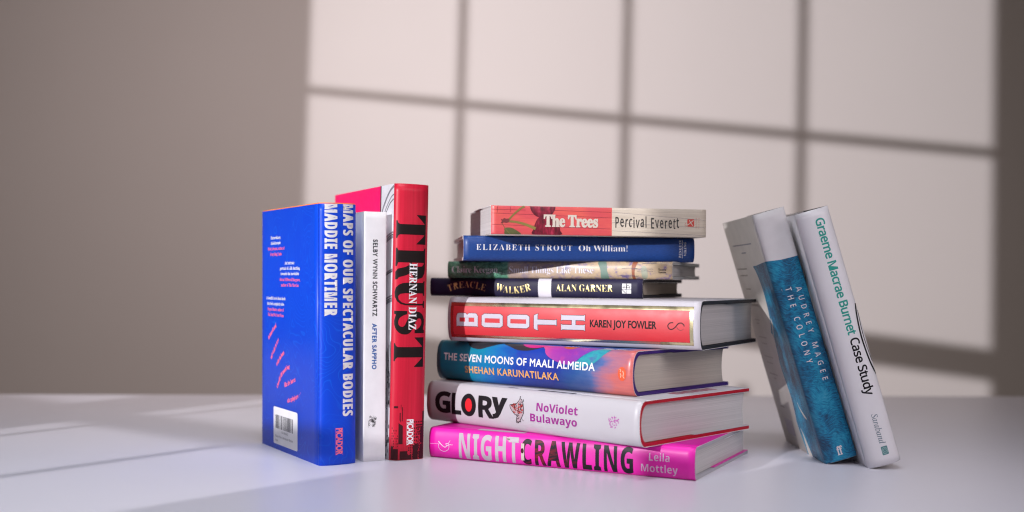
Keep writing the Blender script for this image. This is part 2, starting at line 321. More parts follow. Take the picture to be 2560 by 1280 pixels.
83,75,510,1,47,16,0,16,17,51,24,66,35,72,50,75,81,73,400,59,427,39,436,17,439,17,455,242,455,242,439,202,431,186,412,183,234,327,380,345,404,349,418,345,427,326,436,291,439,291,455,486,455,486,439,481,439,447,434,398,408,363,379,271,285,466,43,490,23,519,17,519,0,281,0,281,17,322,21,332,28,333,40,199,214,183,198,184,57,189,39,198,29,219,20,242,17,242,0,
83,76,426,1,28,15,0,15,17,50,24,65,35,72,50,75,81,73,401,59,428,16,439,16,455,250,455,250,439,208,434,196,427,188,416,182,379,182,77,188,41,200,31,234,28,288,32,323,43,351,61,370,80,391,112,409,154,427,154,402,0,
83,77,634,1,39,14,0,14,17,48,24,65,35,73,56,75,79,74,402,69,418,59,429,15,439,15,455,185,455,317,142,449,455,617,455,617,439,590,433,573,423,561,393,560,78,565,43,579,25,617,17,617,0,396,0,396,17,438,28,447,38,453,56,455,399,288,0,270,0,105,389,107,55,113,37,123,27,146,19,169,17,169,0,
83,78,494,1,31,403,-11,107,350,108,55,122,28,143,20,167,17,167,0,18,0,18,17,51,22,67,33,73,49,76,79,76,388,38,432,18,439,18,447,18,455,156,455,391,169,388,407,382,422,372,430,331,439,331,455,480,455,480,439,450,434,436,428,423,400,422,-11,
83,79,525,2,32,261,-11,213,-6,169,7,129,29,94,58,66,93,45,134,32,179,28,228,32,276,45,321,66,362,95,397,130,426,170,448,216,462,265,466,313,462,357,448,397,427,431,399,459,364,481,323,494,277,498,228,494,179,481,134,459,93,430,58,395,29,355,7,310,-6,24,265,12,292,15,315,26,335,42,351,66,372,133,379,228,371,321,348,389,330,412,310,430,286,440,260,443,233,440,210,430,190,413,174,389,152,322,145,228,153,135,177,67,195,43,215,26,238,16,
83,80,418,2,26,15,0,15,17,50,24,65,35,72,50,75,81,73,400,59,427,16,439,16,455,271,453,326,444,366,422,394,391,408,350,406,305,385,259,355,232,314,214,262,206,182,206,185,50,191,35,202,26,242,17,242,0,13,182,230,244,235,266,247,281,266,289,293,292,342,288,375,275,406,259,421,236,430,203,430,186,419,182,398,
83,82,473,2,33,15,0,15,17,50,24,65,35,72,50,75,81,73,400,59,427,16,439,16,455,217,455,285,451,354,433,389,409,405,388,414,363,417,334,411,296,403,280,377,252,315,224,432,50,455,24,480,17,480,0,338,0,201,212,182,212,185,50,191,35,202,26,242,17,242,0,13,182,234,249,240,273,252,290,272,300,300,304,336,299,378,284,407,273,418,243,430,207,430,188,420,182,392,
83,83,390,1,59,43,-11,43,158,62,158,77,108,104,59,129,34,160,20,206,15,238,23,266,47,278,81,275,110,258,138,238,153,112,221,84,244,65,270,51,309,51,352,60,387,82,423,115,449,157,464,212,464,300,445,313,450,320,466,339,466,339,319,322,319,310,354,293,385,272,410,242,433,215,442,186,444,157,438,135,422,125,406,120,387,121,368,129,346,165,315,281,258,328,222,344,200,356,169,359,133,356,102,348,75,328,43,298,18,271,4,228,-8,179,-10,146,-5,82,12,69,7,61,-11,
83,84,423,1,27,92,0,92,17,123,21,142,31,155,64,156,433,112,429,73,410,51,387,41,367,29,318,11,318,11,455,211,455,410,455,410,317,394,317,381,368,357,404,319,426,263,433,265,56,271,38,280,27,303,19,328,17,328,0,
83,85,492,1,40,248,-13,186,-7,152,3,125,19,96,52,79,97,74,135,71,400,57,427,15,439,15,455,240,455,240,439,210,434,192,425,181,395,181,125,186,88,203,51,232,29,275,22,326,31,363,56,376,76,390,127,391,393,379,423,360,433,328,439,328,455,474,455,474,439,436,425,424,398,422,156,412,92,398,58,380,32,341,5,290,-10,
83,86,428,1,24,212,-13,39,392,16,427,-14,439,-14,455,211,455,211,439,179,436,160,428,153,417,153,404,259,143,303,260,349,382,355,409,351,423,342,432,299,439,299,455,442,455,442,439,412,430,392,405,230,-13,
83,87,611,1,35,171,-11,28,404,13,430,-15,439,-15,455,181,455,181,439,155,435,144,426,141,398,223,153,301,353,275,422,261,433,229,439,229,455,439,455,439,439,404,432,396,423,393,407,474,166,549,403,547,418,540,429,503,439,503,455,624,455,624,439,597,424,580,392,446,-11,428,-11,316,309,190,-11,
83,90,442,1,22,20,0,20,11,276,430,183,428,128,414,104,397,89,379,61,316,44,316,57,455,232,455,406,455,406,443,153,29,272,31,327,47,359,70,376,91,397,131,407,164,424,164,407,0,
83,97,344,2,45,255,-10,232,-7,216,1,205,15,200,35,164,8,110,-8,64,-4,36,17,23,41,21,74,26,94,45,121,103,157,199,190,199,248,194,270,180,288,154,295,121,292,107,283,104,273,121,243,123,227,116,208,95,194,72,191,55,196,42,206,34,227,34,248,42,269,58,287,81,302,134,317,195,317,235,308,270,285,285,259,292,224,294,41,304,34,320,42,329,28,294,-1,10,151,34,177,43,199,63,199,116,199,169,150,148,130,127,119,100,120,62,131,41,
83,98,361,2,26,43,-11,43,403,37,428,8,439,8,455,138,455,138,279,165,303,209,318,246,316,284,299,308,276,322,253,336,218,341,188,341,141,334,107,323,75,306,48,270,13,223,-7,192,-10,159,-5,126,11,105,28,53,-11,14,183,14,213,23,232,49,242,95,245,160,242,213,231,251,212,273,184,280,155,270,144,257,138,242,141,45,156,22,
83,99,293,1,41,156,-10,128,-7,94,6,65,29,42,59,27,96,20,138,22,185,31,217,57,263,96,297,143,316,186,319,235,307,257,293,271,275,277,245,273,225,257,208,236,204,212,211,202,222,197,240,197,277,186,293,169,297,144,290,126,269,120,254,113,213,114,153,122,110,143,67,166,48,204,38,239,47,271,72,285,60,258,30,227,8,193,-6,
83,100,370,2,32,140,-10,107,-5,84,6,65,22,43,50,28,85,22,115,22,184,29,217,45,256,68,286,96,306,128,317,168,316,198,303,223,280,222,411,215,428,198,437,176,439,176,455,319,455,319,64,326,38,353,28,353,11,294,6,223,-10,223,39,207,18,188,2,166,-7,16,171,28,187,31,202,41,215,56,223,76,223,242,213,264,191,278,166,280,142,269,127,241,119,197,118,124,127,67,141,40,152,32,
83,101,301,2,32,154,-10,126,-7,92,6,64,28,42,59,26,99,21,132,21,180,30,222,42,249,65,280,95,302,120,313,157,318,197,313,230,297,249,280,274,234,283,166,117,166,123,112,129,91,150,60,180,44,209,43,228,48,246,59,270,86,285,73,258,36,228,11,193,-5,9,116,192,201,192,200,243,193,277,181,292,167,297,151,295,134,284,119,244,
83,102,214,1,40,15,0,15,16,38,21,48,31,52,73,52,277,16,277,16,310,52,310,54,378,65,410,85,436,123,457,174,465,219,457,240,446,257,425,263,406,262,385,252,367,236,357,212,357,195,365,187,376,185,391,197,431,195,439,180,443,163,440,153,430,149,413,148,310,203,310,203,277,148,277,148,65,155,28,168,20,199,16,199,0,
83,103,327,3,48,146,-140,89,-136,56,-126,33,-111,16,-88,15,-67,22,-52,35,-40,69,-26,49,-14,30,6,24,30,28,54,53,83,102,110,53,138,33,164,22,212,29,249,49,279,80,301,120,315,167,318,233,304,317,304,317,268,268,268,286,237,291,203,288,176,276,151,258,131,234,116,205,106,126,102,107,89,101,71,106,58,123,50,233,46,285,29,303,13,312,-9,316,-37,310,-70,282,-106,248,-125,203,-136,16,157,124,178,130,190,146,197,173,199,211,197,249,190,276,178,292,157,297,137,292,124,276,117,249,114,211,117,173,124,146,137,130,14,161,-116,205,-113,238,-104,257,-88,263,-62,255,-45,236,-37,151,-34,97,-34,79,-52,74,-77,82,-93,100,-106,130,-114,
83,104,381,1,36,18,0,18,16,38,20,47,28,52,56,52,409,44,431,19,440,19,455,148,455,148,267,168,289,190,305,229,318,281,312,309,292,325,258,329,237,332,38,341,22,363,16,363,0,202,0,202,16,219,19,228,26,235,56,234,241,225,264,203,271,173,262,148,235,149,42,158,22,180,16,180,0,
83,105,198,2,16,101,362,81,366,65,376,54,393,50,412,54,432,65,449,81,460,101,463,120,460,137,449,147,432,151,412,147,393,136,376,120,366,15,18,0,18,16,38,20,47,28,52,56,52,268,45,287,20,293,20,302,21,310,148,310,149,46,156,24,180,16,180,0,
83,107,359,1,37,17,0,17,16,38,21,47,28,52,56,52,408,45,431,20,439,21,455,148,455,148,169,231,252,241,267,242,285,230,291,206,293,206,310,345,310,345,293,308,284,283,267,222,209,349,30,364,19,376,16,376,0,211,0,211,16,234,20,239,28,238,37,163,147,148,134,149,42,158,22,180,16,180,0,
83,108,199,1,15,18,0,18,16,38,20,47,28,52,56,52,408,45,431,20,439,20,447,20,455,148,455,149,46,156,24,180,16,180,0,
83,109,554,1,58,18,0,18,16,38,20,47,28,52,56,51,267,41,288,19,294,19,310,146,310,146,265,166,288,200,311,224,317,253,317,281,310,302,296,320,261,352,296,390,315,438,317,470,303,492,277,502,237,505,38,514,22,536,16,536,0,377,0,377,16,393,19,405,29,410,56,407,246,402,261,394,268,363,269,343,258,324,237,325,42,335,22,356,16,356,0,199,0,199,16,221,22,231,42,232,223,228,250,222,264,209,270,192,271,164,257,146,235,147,42,156,22,177,16,177,0,
83,110,381,1,35,18,0,18,16,38,20,47,28,52,56,51,267,41,288,19,294,19,310,148,310,148,267,178,298,215,315,264,317,296,303,318,277,329,237,332,38,341,22,363,16,363,0,202,0,202,16,219,19,228,26,235,56,234,241,225,264,203,271,173,262,148,235,149,42,158,22,180,16,180,0,
83,111,336,2,24,169,-10,137,-7,108,2,82,17,60,37,29,89,19,154,29,219,60,272,82,292,108,306,137,315,168,318,199,315,228,307,253,292,275,273,306,221,317,154,306,88,275,36,254,16,228,2,200,-7,16,169,11,193,18,210,43,217,81,220,154,218,212,210,263,196,288,169,299,144,292,128,271,120,227,117,154,120,82,127,43,144,18,
83,112,371,2,32,17,-139,17,-124,36,-120,48,-108,52,-64,52,263,45,285,19,295,19,310,143,310,143,263,169,297,203,315,248,318,271,311,293,298,317,274,331,250,348,193,346,113,338,82,321,46,284,7,261,-5,236,-10,204,-7,183,1,148,32,152,-99,164,-116,197,-123,197,-139,15,195,28,216,33,232,46,242,68,249,99,253,154,250,208,241,248,225,270,206,278,184,275,164,261,148,235,148,69,167,38,
83,114,287,1,31,18,0,18,16,38,20,47,28,52,56,52,268,45,287,20,293,21,310,146,310,146,252,176,292,216,316,240,318,263,313,275,304,286,287,288,252,281,238,268,227,248,222,230,226,201,256,189,260,168,250,154,226,149,192,150,41,162,23,197,16,197,0,
83,115,288,1,48,151,-10,122,-6,73,9,60,4,51,-9,36,-9,36,105,53,105,75,52,93,33,119,18,146,15,171,21,187,37,192,58,187,78,172,95,90,139,59,164,41,193,37,231,53,276,80,303,108,315,129,319,181,312,216,305,230,319,244,319,244,222,228,222,215,254,202,272,186,285,162,295,134,295,116,286,106,271,106,248,113,235,128,222,207,181,237,157,253,127,257,83,246,42,228,18,194,-3,
83,116,228,1,25,124,-9,97,-7,76,2,62,16,53,36,48,71,48,279,20,279,20,300,88,369,129,424,144,424,144,310,208,310,208,279,144,279,147,57,157,43,174,41,189,49,206,75,222,66,205,33,182,9,155,-5,
83,117,375,1,32,131,-10,109,-8,84,1,65,17,53,41,46,84,44,268,35,287,11,294,11,310,142,310,142,70,149,49,165,37,198,40,228,66,228,248,223,281,213,290,189,294,189,310,324,310,324,59,333,37,360,30,360,13,300,7,228,-10,228,40,209,19,186,3,160,-7,
83,118,306,1,20,142,-10,32,263,18,286,-3,293,-3,310,164,310,164,294,136,290,129,273,185,122,241,271,239,282,232,289,203,294,203,310,305,310,305,295,285,287,271,268,160,-10,
83,119,435,1,32,122,-10,16,268,4,286,-11,293,-11,310,138,310,138,293,118,288,115,270,167,127,211,235,194,283,186,291,168,295,168,310,323,310,323,293,302,288,296,274,336,141,387,271,381,288,356,295,356,310,445,310,445,295,428,289,417,269,304,-10,289,-10,223,197,140,-10,
83,120,319,1,39,5,0,5,15,27,24,48,41,123,136,38,270,19,288,4,293,4,310,169,310,169,294,147,291,140,279,183,206,228,263,234,276,227,290,201,294,201,310,311,310,311,296,290,287,268,270,198,184,296,30,306,19,319,15,319,0,155,0,155,16,180,20,185,33,179,50,138,114,94,57,85,37,92,20,118,15,118,0,
83,121,300,1,35,52,-140,24,-134,3,-117,-6,-90,0,-60,22,-42,55,-43,72,-61,76,-94,92,-97,106,-85,122,-60,140,-5,32,261,15,287,-5,293,-5,310,162,310,162,302,162,293,132,287,128,272,185,119,238,269,231,288,203,293,203,310,300,310,300,293,282,286,266,260,158,-35,133,-89,100,-128,81,-137,
73,83,369,1,50,153,-9,108,-5,42,13,25,8,15,-8,3,-8,26,146,38,146,47,88,62,55,84,30,112,16,146,11,181,18,210,38,229,68,236,109,224,148,196,188,116,275,99,304,89,339,92,386,109,422,144,455,184,471,253,473,313,457,328,461,338,473,351,473,330,336,319,336,315,376,301,416,290,431,268,446,232,453,200,448,175,433,160,408,155,371,164,340,191,302,280,203,296,166,301,126,290,73,259,29,212,1,
73,97,342,2,32,50,-8,17,2,-1,27,-7,64,0,119,18,175,49,228,90,274,125,300,160,314,193,316,217,307,227,296,232,280,241,309,292,309,231,90,222,48,228,36,247,41,282,80,291,72,252,23,217,-3,195,-8,183,-6,170,9,171,46,191,118,154,62,119,23,85,0,18,82,33,107,41,134,65,161,100,189,148,208,194,217,230,218,267,210,288,200,296,185,299,154,291,124,266,90,215,65,148,53,85,57,49,64,39,
73,98,340,2,29,82,-8,54,-6,25,2,4,16,-5,36,92,422,92,442,87,451,50,455,54,467,94,472,151,486,163,483,103,251,128,279,169,307,198,315,233,315,259,306,286,282,299,258,306,218,301,177,287,137,266,99,238,64,204,35,166,12,125,-3,18,95,9,132,17,176,47,206,85,234,143,246,200,242,241,234,259,221,273,205,281,186,283,155,276,126,254,107,228,87,181,50,38,53,26,61,17,
73,100,355,2,40,61,-8,38,-5,20,4,2,25,-6,47,-9,73,-5,107,17,172,63,243,99,279,128,299,163,313,202,316,225,311,242,293,275,436,272,447,266,452,233,455,236,467,306,479,340,487,344,483,344,473,234,44,240,32,255,31,280,50,306,81,317,72,281,29,251,3,228,-7,202,-6,187,6,183,27,201,112,167,59,133,21,99,-1,19,91,28,113,34,142,57,170,92,195,135,218,189,229,233,231,268,223,289,212,298,198,300,157,288,116,250,88,205,60,137,51,78,54,57,62,41,74,31,
73,110,364,1,38,222,-9,198,1,189,28,242,248,240,267,225,275,203,268,173,246,110,172,74,99,42,0,-12,0,61,255,57,277,45,283,17,285,19,297,45,300,126,316,133,313,93,177,154,251,209,296,238,310,263,315,280,313,297,301,302,278,299,245,245,45,251,36,264,34,289,56,312,91,322,83,298,43,273,14,248,-3,
73,114,224,1,22,-13,0,56,255,51,276,13,284,15,297,123,315,107,243,89,179,143,263,185,308,208,316,227,309,237,290,233,262,218,245,197,241,178,250,170,268,130,218,95,157,65,84,41,0,
75,32,175,0,
75,65,463,2,10,0,0,169,482,262,482,293,482,463,0,354,0,319,114,297,114,144,114,109,0,4,170,199,295,199,236,392,232,407,
75,66,451,3,23,60,0,60,480,275,476,327,464,366,445,384,427,397,403,403,374,401,329,389,296,374,276,354,262,330,253,383,228,401,205,411,180,416,148,413,108,397,69,380,47,356,28,329,14,279,2,10,162,289,241,290,278,300,290,311,297,326,299,351,294,368,279,384,253,393,162,396,10,162,84,249,85,287,98,300,111,308,129,310,156,306,173,292,192,266,205,162,209,
75,67,428,1,36,255,-7,203,-2,158,10,121,32,82,72,62,110,45,170,39,239,43,291,59,353,88,406,129,446,182,474,229,484,291,485,344,475,404,453,371,370,317,392,284,400,250,401,224,395,202,385,183,368,167,347,148,291,144,238,151,171,166,131,189,102,221,84,264,78,315,83,386,103,386,18,324,-1,
75,68,497,2,16,60,0,60,480,229,479,297,469,342,453,380,429,411,398,427,374,446,331,454,299,457,215,441,138,405,78,351,35,281,9,226,1,15,162,84,240,86,270,94,295,106,316,123,332,146,350,205,352,261,344,311,333,338,318,359,287,382,262,391,232,396,162,396,
75,69,376,1,12,60,0,60,480,336,480,336,396,162,396,162,291,324,291,324,208,162,208,162,84,336,84,336,0,
75,70,369,1,10,60,0,60,480,335,480,335,396,161,396,161,273,323,273,323,189,161,189,161,0,
75,71,486,1,40,262,-7,188,2,147,18,97,56,71,92,47,158,40,211,41,277,55,342,84,397,115,430,153,456,198,474,251,484,318,485,374,476,432,457,398,375,362,390,319,400,278,401,238,394,204,376,177,350,157,315,148,285,144,251,146,205,164,138,184,110,204,94,229,83,258,78,333,85,333,185,242,185,242,269,433,269,433,21,344,-1,
75,72,514,1,13,60,0,60,480,162,480,162,291,186,291,352,291,352,480,453,480,453,0,352,0,352,207,162,207,162,0,
75,73,261,1,14,21,0,21,58,80,85,80,317,80,395,21,422,21,480,240,480,240,422,181,395,181,356,181,85,240,58,240,0,
75,76,379,1,6,60,0,60,480,162,480,162,84,357,84,357,0,
75,77,633,1,15,60,0,60,480,199,480,314,113,435,480,573,480,573,0,478,0,481,335,480,375,357,0,263,0,145,376,151,242,151,0,
75,78,546,1,10,60,0,60,480,189,480,397,120,394,480,486,480,486,0,357,0,148,363,151,0,
75,79,535,2,32,267,-7,213,-2,166,11,126,32,95,61,70,97,53,140,42,188,39,241,42,294,53,342,70,384,95,420,126,448,166,470,213,483,268,487,323,483,369,470,408,448,440,420,465,384,482,341,492,294,496,240,492,187,482,139,465,97,440,61,408,32,369,11,322,-2,24,267,79,298,81,323,89,344,103,361,122,382,173,389,240,382,308,361,359,344,378,323,392,298,400,268,402,238,400,212,392,191,378,175,359,153,308,146,240,153,173,175,122,191,103,212,89,238,81,
75,80,422,2,15,60,0,60,480,257,477,294,470,337,449,368,418,381,392,389,363,390,309,374,252,343,211,294,183,239,172,162,171,162,0,10,162,254,216,255,257,267,275,281,282,293,289,326,277,369,257,386,227,395,162,396,
75,82,443,2,20,60,0,60,480,224,479,266,475,318,459,356,434,373,412,385,385,391,353,390,312,382,285,369,261,325,221,302,209,443,0,330,0,216,184,196,184,162,184,162,0,10,162,267,229,269,267,283,280,298,287,318,288,341,283,362,271,378,245,391,162,396,
75,83,370,1,42,167,-7,95,1,31,22,31,117,120,84,156,78,192,78,219,85,235,99,243,118,242,141,223,168,109,228,68,262,43,306,37,366,42,394,53,419,80,450,131,477,199,486,262,480,341,453,308,373,236,397,182,401,165,396,147,385,138,368,136,353,139,336,153,317,268,255,312,220,338,175,342,117,337,89,325,63,308,41,285,22,257,8,225,-1,
75,84,389,1,8,144,0,144,395,13,395,13,480,375,480,375,395,245,395,245,0,
75,85,508,1,25,252,-7,187,0,134,21,95,55,70,98,60,133,57,171,57,480,158,480,159,172,172,117,189,97,222,82,267,79,297,85,314,93,332,112,348,161,349,480,451,480,448,133,438,100,423,70,384,29,327,2,
75,86,437,1,10,163,0,0,480,103,480,195,187,218,89,221,105,243,194,334,480,437,480,273,0,
75,87,649,1,19,122,0,0,480,100,480,166,195,185,92,207,211,277,480,373,480,445,201,465,92,475,155,549,480,649,480,527,0,412,0,345,258,324,364,303,256,238,0,
75,89,419,1,10,159,0,159,183,0,480,110,480,210,282,260,381,310,480,419,480,260,187,260,0,
75,97,406,2,32,142,-7,87,4,60,22,46,38,33,69,29,95,31,137,38,160,60,188,106,213,154,223,256,228,254,264,237,290,205,300,159,296,95,273,79,307,62,341,86,352,155,371,238,372,282,362,316,342,340,313,353,275,355,0,285,0,263,50,239,24,214,7,183,-3,13,179,66,222,77,239,91,250,109,256,131,256,170,217,169,161,158,145,147,134,127,131,103,139,82,156,70,
75,101,397,2,28,218,-7,154,1,111,19,75,48,49,87,34,136,32,212,42,265,71,317,113,352,167,370,239,371,286,356,324,330,351,292,365,245,368,183,368,158,132,158,136,129,151,98,170,81,194,71,223,68,273,72,347,97,347,19,290,0,8,134,225,274,225,264,269,252,286,235,297,197,302,166,292,144,266,
75,105,205,2,16,103,412,77,417,60,426,52,438,48,461,51,480,60,497,77,506,103,510,128,506,145,497,153,485,157,461,155,443,145,426,128,417,4,52,0,52,367,152,367,152,0,
75,108,205,1,4,52,0,52,510,152,510,152,0,
75,111,416,2,32,207,-7,170,-4,137,6,106,21,80,43,59,70,43,103,33,141,30,184,33,227,42,265,57,297,78,324,104,346,134,361,169,370,209,373,246,370,280,361,310,345,336,324,357,297,373,265,382,227,385,184,382,141,373,103,358,70,337,43,311,21,281,6,246,-4,16,208,74,242,81,266,102,279,136,283,184,279,232,266,266,242,286,208,293,173,286,150,266,137,232,132,184,137,136,150,102,174,81,
75,116,291,1,24,178,-7,140,-3,113,7,91,24,75,48,63,103,63,291,15,291,15,334,71,367,99,445,163,445,163,367,215,367,266,367,266,291,163,291,164,105,172,86,193,75,227,75,270,85,270,10,224,-3,
75,117,441,1,26,181,-7,140,-2,105,11,78,34,59,67,50,128,50,367,150,367,151,143,156,111,168,89,183,78,202,74,248,81,272,104,285,142,289,180,289,367,389,367,389,0,312,0,299,47,293,47,279,28,253,9,222,-2,
75,119,575,1,18,111,0,7,367,106,367,152,191,170,84,187,188,233,367,343,367,389,178,402,84,407,98,423,191,470,367,568,367,463,0,354,0,288,290,218,0,
75,121,382,1,20,74,-161,23,-156,23,-77,70,-80,102,-70,129,-40,146,3,0,367,109,367,144,264,182,149,193,97,206,157,275,367,382,367,227,-47,209,-86,185,-117,156,-139,123,-154
]
FONT = {}
_i = 0
while _i < len(GLYPHS):
    face, ch, adv, nc = GLYPHS[_i:_i + 4]
    _i += 4
    cs = []
    for _c in range(nc):
        n = GLYPHS[_i]
        q = GLYPHS[_i + 1:_i + 1 + 2 * n]
        cs.append([(q[2 * k] / 1000, q[2 * k + 1] / 1000) for k in range(n)])
        _i += 1 + 2 * n
    FONT.setdefault(chr(face), {})[chr(ch)] = (adv / 1000, cs)
CAP = {'B': 0.72, 'N': 0.714, 'S': 0.676, 'I': 0.66, 'K': 0.714}
for k in CAP:
    for ch in 'HEFTSB':
        if ch in FONT[k]:
            CAP[k] = max(p[1] for c in FONT[k][ch][1] for p in c)
            break

def area(c):
    return 0.5 * sum(c[i - 1][0] * c[i][1] - c[i][0] * c[i - 1][1] for i in range(len(c)))

def inside(p, c):
    r = False
    for i in range(len(c)):
        (x0, y0), (x1, y1) = c[i - 1], c[i]
        if (y0 > p[1]) != (y1 > p[1]) and p[0] < x0 + (p[1] - y0) / (y1 - y0) * (x1 - x0):
            r = not r
    return r

def outlines(g):
    """split the contours of a glyph into outer outlines, each with its own holes"""
    g = sorted(g, key=lambda c: -abs(area(c)))
    groups = []
    for c in g:
        for grp in groups:
            if inside(c[0], grp[0]):
                grp.append(c)
                break
        else:
            groups.append([c])
    return groups

def embolden(glyph, d):
    """move every contour of one glyph outwards from the ink by d, or by (along the line, across it)"""
    if not d or not glyph:
        return glyph
    dx, dy = d if isinstance(d, tuple) else (d, d)
    sgn = 1 if area(max(glyph, key=lambda c: abs(area(c)))) > 0 else -1
    out = []
    for c in glyph:
        n = len(c)
        r = []
        for i in range(n):
            p0, p1, p2 = Vector(c[i - 1]), Vector(c[i]), Vector(c[(i + 1) % n])
            a, b = p1 - p0, p2 - p1
            if a.length < 1e-9 or b.length < 1e-9:
                r.append(c[i])
                continue
            a.normalize(); b.normalize()
            na, nb = Vector((a.y, -a.x)), Vector((b.y, -b.x))
            m = na + nb
            if m.length < 0.3:
                m = na
            m = m / max(0.5, m.length * m.length / 2)
            q = p1 + Vector((m.x * dx * sgn, m.y * dy * sgn))
            r.append((q.x, q.y))
        out.append(r)
    return out

def text(font, s, a0, a1, b0, cap, bold=0.0, track=0.0, each=None):
    """glyph contours of a line of lettering that runs from a0 to a1 on baseline b0 with capitals cap high (metres)"""
    x = 0
    gl = []
    for ch in s:
        adv, cs = FONT[font].get(ch, FONT[font].get(' ', (0.3, [])))
        if cs:
            gl.append([[(px + x, py) for px, py in c] for c in cs])
        x += adv + track
    lo = min(p[0] for g in gl for c in g for p in c)
    hi = max(p[0] for g in gl for c in g for p in c)
    kx, ky = (a1 - a0) / (hi - lo), cap / CAP[font]
    out = []
    for i, g in enumerate(gl):
        g = [[(a0 + (px - lo) * kx, b0 + py * ky) for px, py in c] for c in g]
        g = embolden(g, bold)
        if each:
            g = each(i, g)
        out.append(g)
    return out

def stroke(pts, w, w1=None, closed=False):
    """one contour: a ribbon of width w (to w1) along a polyline"""
    n = len(pts)
    L, R = [], []
    for i, p in enumerate(pts):
        a = Vector(pts[max(0, i - 1)]); b = Vector(pts[min(n - 1, i + 1)])
        d = (b - a)
        d = d.normalized() if d.length > 1e-9 else Vector((1, 0))
        ww = (w + ((w1 if w1 is not None else w) - w) * i / max(1, n - 1)) / 2
        L.append((p[0] - d.y * ww, p[1] + d.x * ww))
        R.append((p[0] + d.y * ww, p[1] - d.x * ww))
    return [L + R[::-1]]

def ell(cx, cy, rx, ry, a0=0, a1=360, n=28, rot=0):
    o = []
    cr, sr = math.cos(math.radians(rot)), math.sin(math.radians(rot))
    full = abs(a1 - a0) >= 360
    for i in range(n if full else n + 1):
        a = math.radians(a0 + (a1 - a0) * i / n)
        x, y = rx * math.cos(a), ry * math.sin(a)
        o.append((cx + x * cr - y * sr, cy + x * sr + y * cr))
    return o

def rect(a0, a1, b0, b1):
    return [(a0, b0), (a1, b0), (a1, b1), (a0, b1)]

def rrect(a0, a1, b0, b1, r, n=5):
    o = []
    for cx, cy, s in ((a1 - r, b1 - r, 0), (a0 + r, b1 - r, 90), (a0 + r, b0 + r, 180), (a1 - r, b0 + r, 270)):
        o += ell(cx, cy, r, r, s, s + 90, n)
    return o

def spl(pts, n=8, closed=True):
    """smooth closed outline through points (Catmull-Rom)"""
    o = []
    m = len(pts)
    rng = range(m) if closed else range(m - 1)
    for i in rng:
        g = lambda k: pts[k % m] if closed else pts[min(max(k, 0), m - 1)]
        p0, p1, p2, p3 = g(i - 1), g(i), g(i + 1), g(i + 2)
        for k in range(n):
            t = k / n
            o.append(tuple(0.5 * (2 * p1[j] + (p2[j] - p0[j]) * t + (2 * p0[j] - 5 * p1[j] + 4 * p2[j] - p3[j]) * t * t
                                  + (3 * p1[j] - p0[j] - 3 * p2[j] + p3[j]) * t ** 3) for j in (0, 1)))
    if not closed:
        o.append(pts[-1])
    return o

def mm(pts):
    return [(a / 1000, b / 1000) for a, b in pts]

# ------------------------------------------------------------------ books
WHITE_EDGE = paper('paper_edge_white', (0.78, 0.75, 0.74), 0.7)

